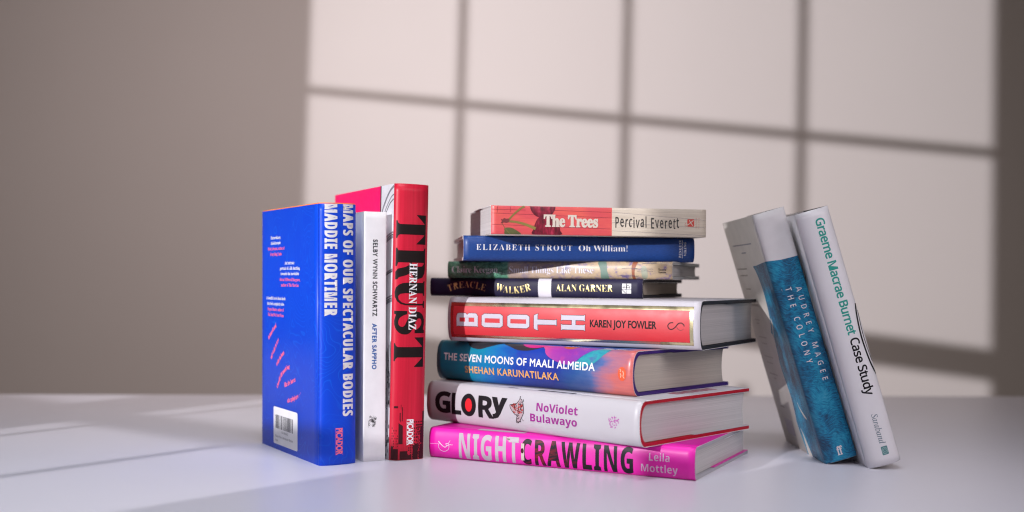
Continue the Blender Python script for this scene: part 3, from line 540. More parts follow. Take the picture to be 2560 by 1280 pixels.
class Book:
    """local axes: X thickness (back cover 0, front cover T), Y depth from the spine, Z height; s runs down the spine from the head"""
    def __init__(self, name, label, frame, H, W, T, r, b, n, group, warp=0.0002):
        self.H, self.W, self.T, self.r, self.b, self.n, self.warp = H, W, T, r, b, n, warp
        self.seed = rnd.random() * 10
        self.unit = 1.0
        o = bpy.data.objects.new(name, None)
        o.empty_display_size = 0.03
        C.objects.link(o)
        O, X, Y, Z = frame
        M = Matrix((X, Y, Z)).transposed().to_4x4()
        M.translation = O
        o.matrix_world = M
        o['label'] = label
        o['category'] = 'book'
        o['group'] = group
        self.o = o

    def prof(self, t):
        q = min(1.0, abs(2 * t / self.T - 1))
        return self.r - (self.r + self.b) * (1 - q ** self.n) ** (1 / self.n)

    def wob(self, s, t):
        k = self.seed
        env = min(1, t / 0.006, (self.T - t) / 0.006)
        return self.warp * max(0, env) * (math.sin(s * 61 + k) + 0.6 * math.sin(s * 143 + 2 * k + t * 90))

    def on_spine(self, s, t, off=0.0):
        e = 0.0002
        t = min(max(t, 0), self.T)
        y = self.prof(t)
        t0, t1 = max(0, t - e), min(self.T, t + e)
        d = Vector((t1 - t0, self.prof(t1) - self.prof(t0)))
        d.normalize()
        y += self.wob(s, t)
        return Vector((t + d.y * off, y - d.x * off, self.H - s))

    def on_back(self, s, w, off=0.0):
        return Vector((-off, w, self.H - s))

    def on_front(self, s, w, off=0.0):
        return Vector((self.T + off, w, self.H - s))

    # -- panels of the jacket or cover
    def spine(self, mat, top=0.0, thick=0.0003, label=None, ns=36, nt=26):
        bm = bmesh.new()
        uv = bm.loops.layers.uv.new('UVMap')
        ts = [self.T * 0.5 * (1 - math.copysign(abs(math.cos(math.pi * i / nt)) ** (2 / self.n), math.cos(math.pi * i / nt))) for i in range(nt + 1)]
        V = [[bm.verts.new(self.on_spine(top + (self.H - top) * j / ns, t)) for t in ts] for j in range(ns + 1)]
        ST = {}
        for j in range(ns + 1):
            for i, t in enumerate(ts):
                ST[V[j][i]] = (top + (self.H - top) * j / ns, t)
        for j in range(ns):
            for i in range(nt):
                f = bm.faces.new((V[j][i], V[j + 1][i], V[j + 1][i + 1], V[j][i + 1]))
                f.smooth = True
                for l in f.loops:
                    l[uv].uv = ST[l.vert]
        o = link('spine', bm, [mat, WHITE_EDGE], self.o)
        self._solid(o, thick)
        if label:
            o['label'] = label
        self.sp = o
        return o

    def _solid(self, o, thick):
        sm = o.modifiers.new('thickness', 'SOLIDIFY')
        sm.thickness = thick
        sm.offset = -1
        sm.material_offset_rim = 1
        sm.material_offset = 1

    def cover(self, side, mat, top=0.0, thick=0.0003, label=None, wrap=True, bow=0.0):
        """back or front panel; a jacket also turns round the fore edge of the board"""
        bm = bmesh.new()
        uv = bm.loops.layers.uv.new('UVMap')
        sx = -1 if side == 'back' else 1
        x0 = 0 if side == 'back' else self.T
        W = self.W
        path = [(x0, self.r + (W - self.r) * i / 14) for i in range(15)]
        if bow:
            path = [(x + sx * bow * math.sin(math.pi * (y - self.r) / (W - self.r)), y) for x, y in path]
        if wrap:
            path += [(x0 - sx * 0.0006, W + 0.0008), (x0 - sx * 0.0024, W + 0.0008), (x0 - sx * 0.003, W + 0.0002)]
        rows = [top, self.H] if not bow else [top + (self.H - top) * k / 6 for k in range(7)]
        V = []
        for s in rows:
            V.append([bm.verts.new((x, y, self.H - s)) for x, y in path])
        for j in range(len(rows) - 1):
            for i in range(len(path) - 1):
                q = (V[j][i], V[j][i + 1], V[j + 1][i + 1], V[j + 1][i])
                f = bm.faces.new(q if side == 'back' else q[::-1])
                f.smooth = True
                for l in f.loops:
                    w = l.vert.co.y
                    l[uv].uv = (self.H - l.vert.co.z, -w if side == 'back' else self.T + w)
        bm.normal_update()
        o = link(side + '_cover', bm, [mat, WHITE_EDGE], self.o)
        self._solid(o, thick)
        if label:
            o['label'] = label
        if side == 'back':
            self.bk = o
        else:
            self.fr = o
        return o

    def flap(self, side, mat, depth=0.075, top=0.0, label=None):
        bm = bmesh.new()
        x = 0.0031 if side == 'back' else self.T - 0.0031
        d = 0.0004 if side == 'back' else -0.0004
        y0, y1 = self.W - depth, self.W - 0.0002
        add_box(bm, min(x, x + d), max(x, x + d), y0, y1, 0.0, self.H - top)
        o = link('flap', bm, mat, self.o)
        if label:
            o['label'] = label
        return o

    def case(self, mat, proud=0.0, board=0.0024, label=None):
        """the board case under the jacket: two boards and the spine strip in one U"""
        ins = 0.00045
        n = 24
        T, W = self.T, self.W
        outer, inner = [], []
        Ti = T - 2 * ins
        bd = board
        po, pi = [], []
        for k in range(6):
            y = W - 0.0001 - (W - self.r - 0.0002) * k / 6
            po.append((ins, y)); pi.append((ins + bd, max(y, self.r + 0.0012)))
        for i in range(n + 1):
            a = math.pi * i / n
            c = math.cos(a)
            t = T * 0.5 * (1 - math.copysign(abs(c) ** (2 / self.n), c))
            x = ins + Ti * t / T
            y = self.prof(t) + ins + 0.0003
            xi = ins + bd + (Ti - 2 * bd) * t / T
            yi = y + 0.0014 + 0.001 * abs(2 * t / T - 1)
            po.append((x, y)); pi.append((xi, yi))
        for k in range(5, -1, -1):
            y = W - 0.0001 - (W - self.r - 0.0002) * k / 6
            po.append((T - ins, y)); pi.append((T - ins - bd, max(y, self.r + 0.0012)))
        bm = bmesh.new()
        z0, z1 = 0.00015, self.H + proud
        rows = []
        for z in (z0, z1):
            rows.append(([bm.verts.new((x, y, z)) for x, y in po], [bm.verts.new((x, y, z)) for x, y in pi]))
        m = len(po)
        for i in range(m - 1):
            bm.faces.new((rows[0][0][i], rows[0][0][i + 1], rows[1][0][i + 1], rows[1][0][i])).smooth = True
            bm.faces.new((rows[0][1][i + 1], rows[0][1][i], rows[1][1][i], rows[1][1][i + 1])).smooth = True
            bm.faces.new((rows[0][0][i + 1], rows[0][0][i], rows[0][1][i], rows[0][1][i + 1]))
            bm.faces.new((rows[1][0][i], rows[1][0][i + 1], rows[1][1][i + 1], rows[1][1][i]))
        for i in (0, m - 1):
            q = (rows[0][0][i], rows[1][0][i], rows[1][1][i], rows[0][1][i])
            bm.faces.new(q if i else q[::-1])
        bmesh.ops.recalc_face_normals(bm, faces=list(bm.faces))
        es = [e for e in bm.edges if e.calc_length() < 0.004 and abs(e.verts[0].co.z - e.verts[1].co.z) < 1e-6 and e.verts[0].co.y > W - 0.001 and e.verts[1].co.y > W - 0.001]
        o = link('case_board', bm, mat, self.o)
        if label:
            o['label'] = label
        return o

    def pages(self, mat, inset=0.003, fore=0.004, board=0.0031, concave=0.0025, label=None, hard=True):
        n = 20
        T, W = self.T, self.W
        x0, x1 = board + 0.0003, T - board - 0.0003
        bm = bmesh.new()
        A, B = [], []
        for z in (inset, self.H - inset):
            ra, rb = [], []
            for i in range(n + 1):
                c = math.cos(math.pi * i / n)
                q = 0.5 * (1 - math.copysign(abs(c) ** 0.8, c))
                x = x0 + (x1 - x0) * q
                u = 2 * q - 1
                ya = self.prof(T * (0.5 + u * 0.5 * 0.93)) + 0.0032 if hard else self.r * 0 + 0.0006
                yb = W - fore - concave * (1 - u * u)
                ra.append(bm.verts.new((x, ya, z)))
                rb.append(bm.verts.new((x, yb, z)))
            A.append(ra); B.append(rb)
        for i in range(n):
            bm.faces.new((A[0][i], A[0][i + 1], A[1][i + 1], A[1][i])).smooth = True
            bm.faces.new((B[0][i + 1], B[0][i], B[1][i], B[1][i + 1])).smooth = True
            bm.faces.new((A[0][i + 1], A[0][i], B[0][i], B[0][i + 1]))
            bm.faces.new((A[1][i], A[1][i + 1], B[1][i + 1], B[1][i]))
        bm.faces.new((A[0][0], A[1][0], B[1][0], B[0][0]))
        bm.faces.new((A[0][n], B[0][n], B[1][n], A[1][n]))
        bmesh.ops.recalc_face_normals(bm, faces=list(bm.faces))
        o = link('page_block', bm, mat, self.o)
        if label:
            o['label'] = label
        return o

    def headband(self, mat, tail=True):
        """the little woven band between the pages and the spine strip"""
        T = self.T
        bm = bmesh.new()
        z = 0.0026 if tail else self.H - 0.0026
        ring = []
        n, k = 16, 6
        for i in range(n + 1):
            u = (2 * i / n - 1) * 0.8
            c = Vector((T * (0.5 + 0.5 * u), self.prof(T * (0.5 + u * 0.5 * 0.93)) + 0.0036, z))
            ring.append([bm.verts.new(c + Vector((0, 0.0007 * math.cos(2 * math.pi * j / k), 0.0009 * math.sin(2 * math.pi * j / k)))) for j in range(k)])
        for i in range(n):
            for j in range(k):
                bm.faces.new((ring[i][j], ring[i + 1][j], ring[i + 1][(j + 1) % k], ring[i][(j + 1) % k])).smooth = True
        bmesh.ops.recalc_face_normals(bm, faces=list(bm.faces))
        return link('headband', bm, mat, self.o)

    # -- printing: flat outlines laid on a panel
    def print_on(self, name, where, glyphs, mat, layer=1, parent=None, label=None, to=None):
        bm = bmesh.new()
        for k, g in enumerate(glyphs):
            g = [[(p[0] * self.unit, p[1] * self.unit) for p in c] for c in g if len(c) > 2]
            if not g:
                continue
            for grp in outlines(g):
                flat = [p for c in grp for p in c]
                vs_ = [bm.verts.new((p[0], p[1], 0)) for p in flat]
                for tri in tessellate_polygon([[Vector((p[0], p[1], 0)) for p in c] for c in grp]):
                    if len(set(tri)) < 3:
                        continue
                    try:
                        bm.faces.new([vs_[i] for i in tri])
                    except ValueError:
                        pass
        if where == 'spine':
            m = 22
            for i in range(1, m):
                t = self.T * 0.5 * (1 - math.cos(math.pi * i / m))
                bmesh.ops.bisect_plane(bm, geom=list(bm.verts) + list(bm.edges) + list(bm.faces), plane_co=(0, t, 0), plane_no=(0, 1, 0))
            m = int(self.H / 0.009)
            for i in range(1, m):
                bmesh.ops.bisect_plane(bm, geom=list(bm.verts) + list(bm.edges) + list(bm.faces), plane_co=(self.H * i / m, 0, 0), plane_no=(1, 0, 0))
        off = 0.00005 + 0.00004 * layer
        uv = bm.loops.layers.uv.new('UVMap')
        for f in bm.faces:
            for l in f.loops:
                l[uv].uv = (l.vert.co.x, l.vert.co.y)
        fn = {'spine': self.on_spine, 'back': self.on_back, 'front': self.on_front}[where]
        for v in bm.verts:
            v.co = fn(v.co.x, v.co.y, off)
        cam_out = {'spine': Vector((0, -1, 0)), 'back': Vector((-1, 0, 0)), 'front': Vector((1, 0, 0))}[where]
        bm.normal_update()
        for f in bm.faces:
            if f.normal.dot(cam_out) < 0:
                f.normal_flip()
            f.smooth = where == 'spine'
        o = link(name, bm, mat, parent or {'spine': getattr(self, 'sp', None), 'back': getattr(self, 'bk', None), 'front': getattr(self, 'fr', None)}[where])
        if label:
            o['label'] = label
        return o

def lying(x, y, th, z0):
    th = math.radians(th)
    return (Vector((x, y, z0)), Vector((0, 0, 1)), Vector((math.sin(th), math.cos(th), 0)), Vector((-math.cos(th), math.sin(th), 0)))

def upright(x, y, ph, lean, T):
    ph, la = math.radians(ph), math.radians(lean)
    es = Vector((math.cos(ph), math.sin(ph), 0)); eb = Vector((-math.sin(ph), math.cos(ph), 0)); z = Vector((0, 0, 1))
    return (Vector((x, y, max(0, -math.sin(la) * T))), math.cos(la) * es + math.sin(la) * z, eb, -math.sin(la) * es + math.cos(la) * z)

def back_text(w0, s0, glyphs):
    """lettering on a back panel: reads towards the spine"""
    return [[[(s0 - b, w0 - a) for a, b in c] for c in g] for g in glyphs]

# ------------------------------------------------------------------ the setting
EX, WS = 1.4757, 0.05366          # the back edge of the table lies on y = EX + WS x
WX = 2.5                          # the wall, parallel to it, on y = WX + WS x
def slab_on(q, z0, z1):
    bm = bmesh.new()
    lo = [bm.verts.new((x, y, z0)) for x, y in q]
    hi = [bm.verts.new((x, y, z1)) for x, y in q]
    for i in range(4):
        bm.faces.new((lo[i], lo[(i + 1) % 4], hi[(i + 1) % 4], hi[i]))
    bm.faces.new(lo[::-1])
    bm.faces.new(hi)
    return bm
wall = link('wall', slab_on([(-3, WX - 3 * WS), (3, WX + 3 * WS), (3, WX + 3 * WS + 0.1), (-3, WX - 3 * WS + 0.1)], -0.75, 2.4), wall_mat())
structure(wall, 'plain pale wall behind the books with window shaped light on it', 'wall')
bm = slab_on([(-1.6, 0.12), (1.6, 0.12), (1.6, EX + 1.6 * WS), (-1.6, EX - 1.6 * WS)], -0.03, 0)
bmesh.ops.bevel(bm, geom=list(bm.edges), offset=0.002, segments=3, affect='EDGES')
table = link('tabletop', bm, table_mat())
structure(table, 'smooth white tabletop under the books', 'table')

# an added gobo board, unseen, whose window openings shape the lamp's beam
FB = 2.2
VB = [(-0.1302, 0.0016), (-0.0714, 0.0016), (-0.0132, 0.0017)]      # upright bars of the upper panes: place, half width
LBAR = [(-0.0303, 0.0015), (0.0247, 0.0020)]                        # and of the lower panes
HB = [(-0.0103, 0.0020), (-0.0913, 0.0060), (-0.1788, 0.0032)]      # level bars
kx = sorted({-0.38, -0.1886, -0.0414, 0.0452, 0.0733, 0.1045, 0.117, 0.1245,  0.1285, -0.118, -0.077, 0.38} | {round(a + s * w, 5) for a, w in VB + LBAR for s in (-1, 1)})
hy = sorted({-0.40, -0.24, -0.1695, -0.15, -0.131, -0.168, -0.112, 0.105, 0.38} | {round(a + s * w, 5) for a, w in HB for s in (-1, 1)})
def is_open(k, h):
    if not -0.24 < h < 0.105 or any(abs(h - a) < w for a, w in HB):
        return False
    if h > -0.112:
        return -0.1886 < k < 0.0452 and not any(abs(k - a) < w for a, w in VB)
    if h > -0.1788:
        if h < -0.168 and -0.118 < k < -0.077:
            return True
        return -0.0414 < k < (0.1045 if h > -0.131 else 0.1245 if h > -0.15 else 0.117 if h < -0.1695 else 0.1285) and abs(k - LBAR[0][0]) > LBAR[0][1]  # right limit stepped to steer lamp light between stack and leaning books
    return -0.0414 < k < 0.0733 and not any(abs(k - a) < w for a, w in LBAR)
bm = bmesh.new()
vt = {}
def gv(i, j):
    if (i, j) not in vt:
        vt[i, j] = bm.verts.new(LAMP + FB * (fw + rt2 * kx[i] + up2 * hy[j]))
    return vt[i, j]
for i in range(len(kx) - 1):
    for j in range(len(hy) - 1):
        if not is_open((kx[i] + kx[i + 1]) / 2, (hy[j] + hy[j + 1]) / 2):
            bm.faces.new((gv(i, j), gv(i + 1, j), gv(i + 1, j + 1), gv(i, j + 1)))
board = link('window_gobo', bm, paper('board_black', (0.03, 0.03, 0.03), 0.8))
sm = board.modifiers.new('thickness', 'SOLIDIFY')
sm.thickness = 0.003
structure(board, 'unseen dark gobo board with window shaped openings in front of the lamp', 'gobo board')

# ------------------------------------------------------------------ page and board stock
PAGES = page_mat('pages_white', (0.66, 0.63, 0.61))
PAGES_GREY = page_mat('pages_grey', (0.55, 0.52, 0.50))
PAGES_CREAM = page_mat('pages_cream', (0.60, 0.54, 0.46))
INK_WHITE = paper('ink_white', (0.80, 0.79, 0.80), 0.45)
INK_BLACK = paper('ink_black', (0.010, 0.009, 0.011), 0.45, spec=0.25)
BAND = paper('headband_thread', (0.7, 0.68, 0.66), 0.8)
STACK, UPRIGHT, LEANING = 'books in the horizontal stack', 'books standing upright beside the stack', 'books leaning against the stack'

def uvmat(name, build, rough=0.4, coat=0.0):
    m, nt, p = new_mat(name)
    tc = N(nt, 'ShaderNodeTexCoord')
    sep = N(nt, 'ShaderNodeSeparateXYZ')
    nt.links.new(tc.outputs['UV'], sep.inputs[0])
    s = math_(nt, 'MULTIPLY', sep.outputs[0], 1000.0)
    t = math_(nt, 'MULTIPLY', sep.outputs[1], 1000.0)
    p.inputs['Roughness'].default_value = rough
    p.inputs['Coat Weight'].default_value = coat
    p.inputs['Coat Roughness'].default_value = 0.2
    col = build(nt, p, s, t)
    nt.links.new(col, p.inputs['Base Color'])
    return m

def vec(nt, x, y, z=0.0):
    c = N(nt, 'ShaderNodeCombineXYZ')
    for i, v in enumerate((x, y, z)):
        if isinstance(v, (int, float)):
            c.inputs[i].default_value = v
        else:
            nt.links.new(v, c.inputs[i])
    return c.outputs[0]

# ------------------------------------------------------------------ 1  blue hardback, far left
def maps_art(nt, p, s, t):
    v = vec(nt, math_(nt, 'MULTIPLY', s, 0.014), math_(nt, 'MULTIPLY', t, 0.020))
    n1 = noise(nt, v, 1.0, 2.2, 0.45, 0.4)
    f = math_(nt, 'FRACT', math_(nt, 'MULTIPLY', n1, 34.0))
    d = math_(nt, 'ABSOLUTE', math_(nt, 'SUBTRACT', f, 0.5))
    line = math_(nt, 'SUBTRACT', 1.0, math_(nt, 'DIVIDE', d, 0.13), clamp=True)
    fade = ramp(nt, noise(nt, v, 0.9, 1.0), [(0.36, (0.15, 0.15, 0.15)), (0.6, (1, 1, 1))])
    k = N(nt, 'ShaderNodeMix', data_type='FLOAT')
    k.inputs[2].default_value = 0
    nt.links.new(line, k.inputs[3])
    nt.links.new(fade, k.inputs[0])
    bump(nt, p, k.outputs[0], 0.15, 0.0002)
    return mix(nt, math_(nt, 'MULTIPLY', k.outputs[0], 0.5), (0.0, 0.054, 0.60), (0.004, 0.16, 0.76))
MAPS = uvmat('jacket_blue_contours', maps_art, 0.42, 0.04)
MAPS.node_tree.nodes['Principled BSDF'].inputs['Specular IOR Level'].default_value = 0.3
ORANGE = paper('case_orange', (0.85, 0.22, 0.05), 0.6)
PINK_INK = paper('ink_pink', (0.95, 0.16, 0.30), 0.5)

b = Book('hardback_book', 'bright blue hardback with barcode label standing at the left end',
         upright(-0.1566, 0.9098, 31.3, 0.41, 0.0327), 0.2158, 0.1426, 0.0327, 0.003, 0.0032, 2.5, UPRIGHT, 0.00012)
b.case(ORANGE, proud=0.0, label='orange board edge showing along the head')
b.pages(PAGES_CREAM)
b.spine(MAPS, top=0.0009, label='blue spine with two lines of pale capitals')
b.cover('back', MAPS, top=0.0009, label='blue back panel with thin contour lines and a barcode label')
b.cover('front', MAPS, top=0.0009)
b.flap('back', MAPS, top=0.0009)
b.flap('front', MAPS, top=0.0009)
b.headband(BAND, tail=False)
INK_PALE = paper('ink_pale_grey', (0.76, 0.74, 0.74), 0.5)
b.print_on('title_lettering', 'spine', text('K', 'MAPS OF OUR SPECTACULAR BODIES', 0.0016, 0.1756, 0.0194, 0.0093, (0.00048, 0.00010), 0.08), INK_PALE)
b.print_on('author_lettering', 'spine', text('K', 'MADDIE MORTIMER', 0.0016, 0.0926, 0.0038, 0.0103, (0.00046, 0.00010), 0.07), INK_PALE)
pub = text('B', 'PICADOR', 0.1858, 0.2072, 0.0135, 0.0052, 0.00028)
frame_lines = [[rect(0.1853, 0.2077, 0.01295, 0.01315)], [rect(0.1853, 0.2077, 0.01905, 0.01925)]]
b.print_on('publisher_mark', 'spine', pub + frame_lines, PINK_INK)
quotes_w, quotes_p = [], []
def q_line(s, w0, w1, sv, pink, h=0.0027):
    g = back_text(w0 / 1000, sv / 1000, text('S', s, 0, (w0 - w1) / 1000, 0, h, 0.00004))
    (quotes_p if pink else quotes_w).extend(g)
for s, w0, w1, sv, pk in (
        ('Extraordinary,', 119, 92.5, 27.2, 0), ('kaleidoscopic', 118.5, 92.7, 32.0, 0), ('Daisy Johnson, author of', 126.8, 83, 37.0, 1), ('Everything Under', 120.4, 89.5, 42.0, 1),
        ('An intricate', 82.4, 58.2, 50.2, 0), ('portrait of a life hurtling', 94.5, 45.1, 54.9, 0), ('towards the inevitable', 92.6, 46.8, 59.6, 0), ('Kiran Millwood Hargrave,', 95, 44.2, 64.8, 1), ('author of The Mercies', 91.7, 47.6, 69.6, 1),
        ('A beautiful novel about death', 131, 80.5, 81.7, 0), ('that feels completely alive', 128.6, 83.8, 86.7, 0), ('Megan Hunter, author of', 127.6, 84.6, 91.8, 1), ('The End We Start From', 126.6, 85, 96.8, 1)):
    q_line(s, w0, w1, sv, pk)
def along(s, pts, h):
    """a line of tiny lettering that follows a curve on the back panel (points are s, w in millimetres)"""
    P = spl(pts, 10, False)
    L = [0]
    for i in range(1, len(P)):
        L.append(L[-1] + math.hypot(P[i][0] - P[i - 1][0], P[i][1] - P[i - 1][1]))
    def place(i, g):
        o = []
        for c in g:
            r = []
            for a, bb in c:
                a = min(max(a * 1000, 0), L[-1] - 1e-4)
                k = max(j for j in range(len(L)) if L[j] <= a)
                k = min(k, len(P) - 2)
                f = (a - L[k]) / max(1e-6, L[k + 1] - L[k])
                x = P[k][0] + (P[k + 1][0] - P[k][0]) * f
                y = P[k][1] + (P[k + 1][1] - P[k][1]) * f
                dx, dy = (P[k + 1][0] - P[k][0]), (P[k + 1][1] - P[k][1])
                m = math.hypot(dx, dy)
                r.append(((x + bb * 1000 * dy / m) / 1000, (y - bb * 1000 * dx / m) / 1000))
            o.append(r)
        return o
    return text('S', s, 0, L[-1] / 1000, 0, h, 0.00012, each=place)
for s, pts in (('the bones of a novel', [(118.7, 124.2), (111, 113), (106.1, 103.8)]), ('and feels alive the bones', [(136.2, 117.3), (126, 106), (117.9, 97.2)]),
               ('under the bones', [(141.4, 102.8), (134, 92), (128.9, 83.2)]), ('a beautiful life towards death', [(161.2, 100.8), (150, 90), (142.5, 76), (142.1, 69.5)]),
               ('like the bones', [(158.3, 82.2), (155, 69), (151.0, 55.3)]), ('of a xylophone . . .', [(171.5, 74.8), (168, 60), (165.2, 50), (160.0, 42.5)])):
    quotes_p.extend(along(s, pts, 0.0038))
b.print_on('quote_lettering', 'back', quotes_w, INK_WHITE, label='white lines of review quotes')
b.print_on('quote_lettering', 'back', quotes_p, PINK_INK, label='pink lines of quotes and curved words')
lab = b.print_on('barcode_label', 'back', [[rrect(0.1778, 0.211, 0.0499, 0.1108, 0.002)]], paper('sticker_white', (0.82, 0.81, 0.82), 0.35), 3)
bars = []
w = 0.1070
while w > 0.0606:
    k = rnd.choice((0.0004, 0.0004, 0.0008, 0.0012, 0.0016))
    bars.append([rect(0.1847, 0.1958 + (0.0011 if w > 0.06 else 0), w - k, w)])
    w -= k + rnd.choice((0.0005, 0.0007, 0.0010, 0.0015))
bars += back_text(0.0905, 0.2002, text('N', '9781529069365', 0, 0.0165, 0, 0.0017))
bars += back_text(0.1058, 0.2047, text('N', 'Maps of Our Spectacular Bodies', 0, 0.0445, 0, 0.0019))
bars += back_text(0.1058, 0.2083, text('N', 'Maps', 0, 0.0068, 0, 0.0017))
b.print_on('barcode', 'back', bars, paper('ink_grey', (0.10, 0.10, 0.11), 0.5), 5, parent=lab)

# ------------------------------------------------------------------ 2  slim white paperback
SAPPHO = paper('cover_white_grain', (0.84, 0.83, 0.835), 0.5, grain=0.12)
b = Book('paperback_book', 'slim white paperback standing between the blue book and the tall red book',
         upright(-0.1238, 0.9313, 28, 0.1, 0.0199), 0.21, 0.135, 0.0199, 0.0008, 0.0004, 7, UPRIGHT, 0.00012)
b.pages(PAGES, 0.0004, 0.0006, 0.0004, 0.0, hard=False)
b.spine(SAPPHO, label='white spine with small spaced capitals')
b.cover('back', SAPPHO, wrap=False)
b.cover('front', SAPPHO, wrap=False)
b.print_on('author_lettering', 'spine', text('B', 'SELBY WYNN SCHWARTZ', 0.0235, 0.0878, 0.0078, 0.0038, 0.00018, 0.09), paper('ink_charcoal', (0.03, 0.03, 0.035), 0.5))
b.print_on('title_lettering', 'spine', text('B', 'AFTER SAPPHO', 0.0942, 0.1324, 0.0075, 0.0037, 0.0002, 0.09), paper('ink_blue', (0.01, 0.10, 0.36), 0.5))
sq = []
for i in range(40):
    a = rnd.uniform(0.1726, 0.1806); c = rnd.uniform(0.0054, 0.0112)
    d = rnd.uniform(0, 6.3)
    sq.append(stroke(spl([(a, c), (a + 0.0008 * math.cos(d), c + 0.0008 * math.sin(d)), (a + 0.0015 * math.cos(d + 0.9), c + 0.0015 * math.sin(d + 0.9)), (a + 0.0014 * math.cos(d + 2.1), c + 0.0015 * math.sin(d + 1.8))], 5, False), 0.0003, 0.00014))
b.print_on('publisher_mark', 'spine', sq, INK_BLACK)

# ------------------------------------------------------------------ 3  tall red hardback
def trust_art(nt, p, s, t):
    v = vec(nt, math_(nt, 'MULTIPLY', s, 0.004), math_(nt, 'MULTIPLY', t, 0.28))
    n1 = noise(nt, v, 1.0, 3.0, 0.6)
    return ramp(nt, n1, [(0.3, (0.46, 0.004, 0.022)), (0.55, (0.57, 0.008, 0.034)), (0.75, (0.62, 0.014, 0.045))])
TRUST = uvmat('jacket_red', trust_art, 0.42, 0.05)
TRUST.node_tree.nodes['Principled BSDF'].inputs['Specular IOR Level'].default_value = 0.35
HOT = paper('jacket_hot_pink', (0.93, 0.002, 0.13), 0.4, 0.05)
SOOT = paper('ink_soot', (0.010, 0.005, 0.005), 0.5, spec=0.2)
MAROON = paper('ink_dark_red', (0.045, 0.004, 0.007), 0.5, spec=0.25)
b = Book('hardback_book', 'tall red hardback with heavy black letters standing beside the stack',
         upright(-0.1022, 0.9388, 27.4, -0.79, 0.0312), 0.2341, 0.1597, 0.0312, 0.003, 0.0042, 2.4, UPRIGHT, 0.0002)
b.case(paper('case_black', (0.015, 0.015, 0.017), 0.6))
b.pages(PAGES_CREAM)
b.spine(TRUST, label='red spine with black letters and a dark skyline at the foot')
b.cover('back', HOT, label='hot pink back panel with a grey strip of buildings')
b.cover('front', TRUST)
b.flap('back', INK_WHITE)
b.flap('front', INK_WHITE)
b.headband(BAND, tail=False)
TW, T0_ = 0.0262, 0.0014
def fat(pts, s0, w):
    return [(s0 + x * w, T0_ + y * TW) for x, y in pts]
def fatT(s0, w):
    return [fat([(0, 1), (0, .66), (.02, .66), (.30, .945), (.325, .945), (.325, .10), (.27, .045), (.20, .03), (.20, 0), (.80, 0), (.80, .03), (.73, .045), (.675, .10), (.675, .945), (.70, .945), (.98, .66), (1, .66), (1, 1)], s0, w)]
def fatR(s0, w):
    out = [(0, 1), (0, .965), (.08, .93), (.08, .07), (0, .035), (0, 0), (.58, 0), (.58, .035), (.46, .07), (.46, .46), (.52, .46), (.60, .30), (.66, .06), (.76, 0), (1, 0), (1, .05), (.93, .10), (.86, .34), (.78, .50), (.93, .58), (.98, .74), (.93, .90), (.80, .98), (.66, 1)]
    hole = [(.46, .95), (.50, .95), (.575, .88), (.585, .73), (.57, .58), (.50, .51), (.46, .51)]
    return [fat(out, s0, w), fat(hole, s0, w)]
def fatU(s0, w):
    out = [(0, 1), (0, .965), (.08, .93), (.08, .36)] + [(.46 + .38 * math.cos(a), .30 - .31 * math.sin(a)) for a in [math.pi - i * math.pi / 14 for i in range(15)]] + [(.84, .93), (.74, .965), (.74, 1), (1, 1), (1, .965), (.91, .93), (.91, .30)]
    out = [(0, 1), (0, .965), (.07, .93), (.07, .36), (.09, .22), (.15, .10), (.26, .02), (.42, -.01), (.60, .0), (.76, .06), (.86, .17), (.905, .32), (.905, .93), (1, .965), (1, 1), (.74, 1), (.74, .965), (.845, .93), (.845, .34), (.80, .20), (.70, .11), (.57, .09), (.49, .15), (.46, .30), (.46, .93), (.55, .965), (.55, 1)]
    return [fat(out, s0, w)]
def boxed(gs, a0, a1, b0, b1):
    P = [p for g in gs for c in g for p in c]
    x0, x1 = min(p[0] for p in P), max(p[0] for p in P)
    y0, y1 = min(p[1] for p in P), max(p[1] for p in P)
    return [[[(a0 + (p[0] - x0) / (x1 - x0) * (a1 - a0), b0 + (p[1] - y0) / (y1 - y0) * (b1 - b0)) for p in c] for c in g] for g in gs]
title = [fatT(0.0262, 0.0250), fatR(0.0544, 0.0268), fatU(0.0822, 0.0230), fatT(0.1302, 0.0252)]
title += boxed([embolden(g, 0.0009) for g in text('S', 'S', 0, 0.018, 0, 0.026)], 0.1078, 0.1278, 0.0012, 0.0278)
b.print_on('title_lettering', 'spine', title, SOOT)
sky = []
def tower(a, b0, b1, top=0.2341, m=None):
    sky.append([rect(a, top - 0.0004, b0, b1)])
for a, b0, b1 in ((0.2278, 0.0008, 0.0052), (0.2225, 0.0008, 0.0022), (0.2265, 0.0075, 0.0142), (0.2300, 0.0142, 0.0180), (0.2218, 0.0190, 0.0214), (0.2245, 0.0214, 0.0240), (0.2212, 0.0262, 0.0300), (0.1932, 0.0282, 0.0310)):
    tower(a, b0, b1, 0.2341 if a > 0.2 else 0.2105)
sky.append([[(0.2026, 0.0062), (0.2052, 0.0098), (0.2205, 0.0098), (0.2205, 0.0062)]])
sky.append([rect(0.1884, 0.1902, 0.0024, 0.0056)])
sky.append([rect(0.1872, 0.1912, 0.0078, 0.0082)])
sky.append([rect(0.1892, 0.2012, 0.0090, 0.0096)])
sky.append([rect(0.1940, 0.2005, 0.0070, 0.0078)])
sky.append([rect(0.1998, 0.2020, 0.0076, 0.0080)])
for i in range(60):
    a, c = 0.2015 + 0.0026 * (i % 10), 0.0200 + 0.0018 * (i // 10)
    if rnd.random() < 0.75:
        sky.append([rect(a, a + 0.0013, c, c + 0.0009)])
for i in range(40):
    a, c = 0.2065 + 0.0022 * (i % 8), 0.0012 + 0.0010 * (i // 8)
    if rnd.random() < 0.6:
        sky.append([rect(a, a + 0.0010, c, c + 0.0005)])
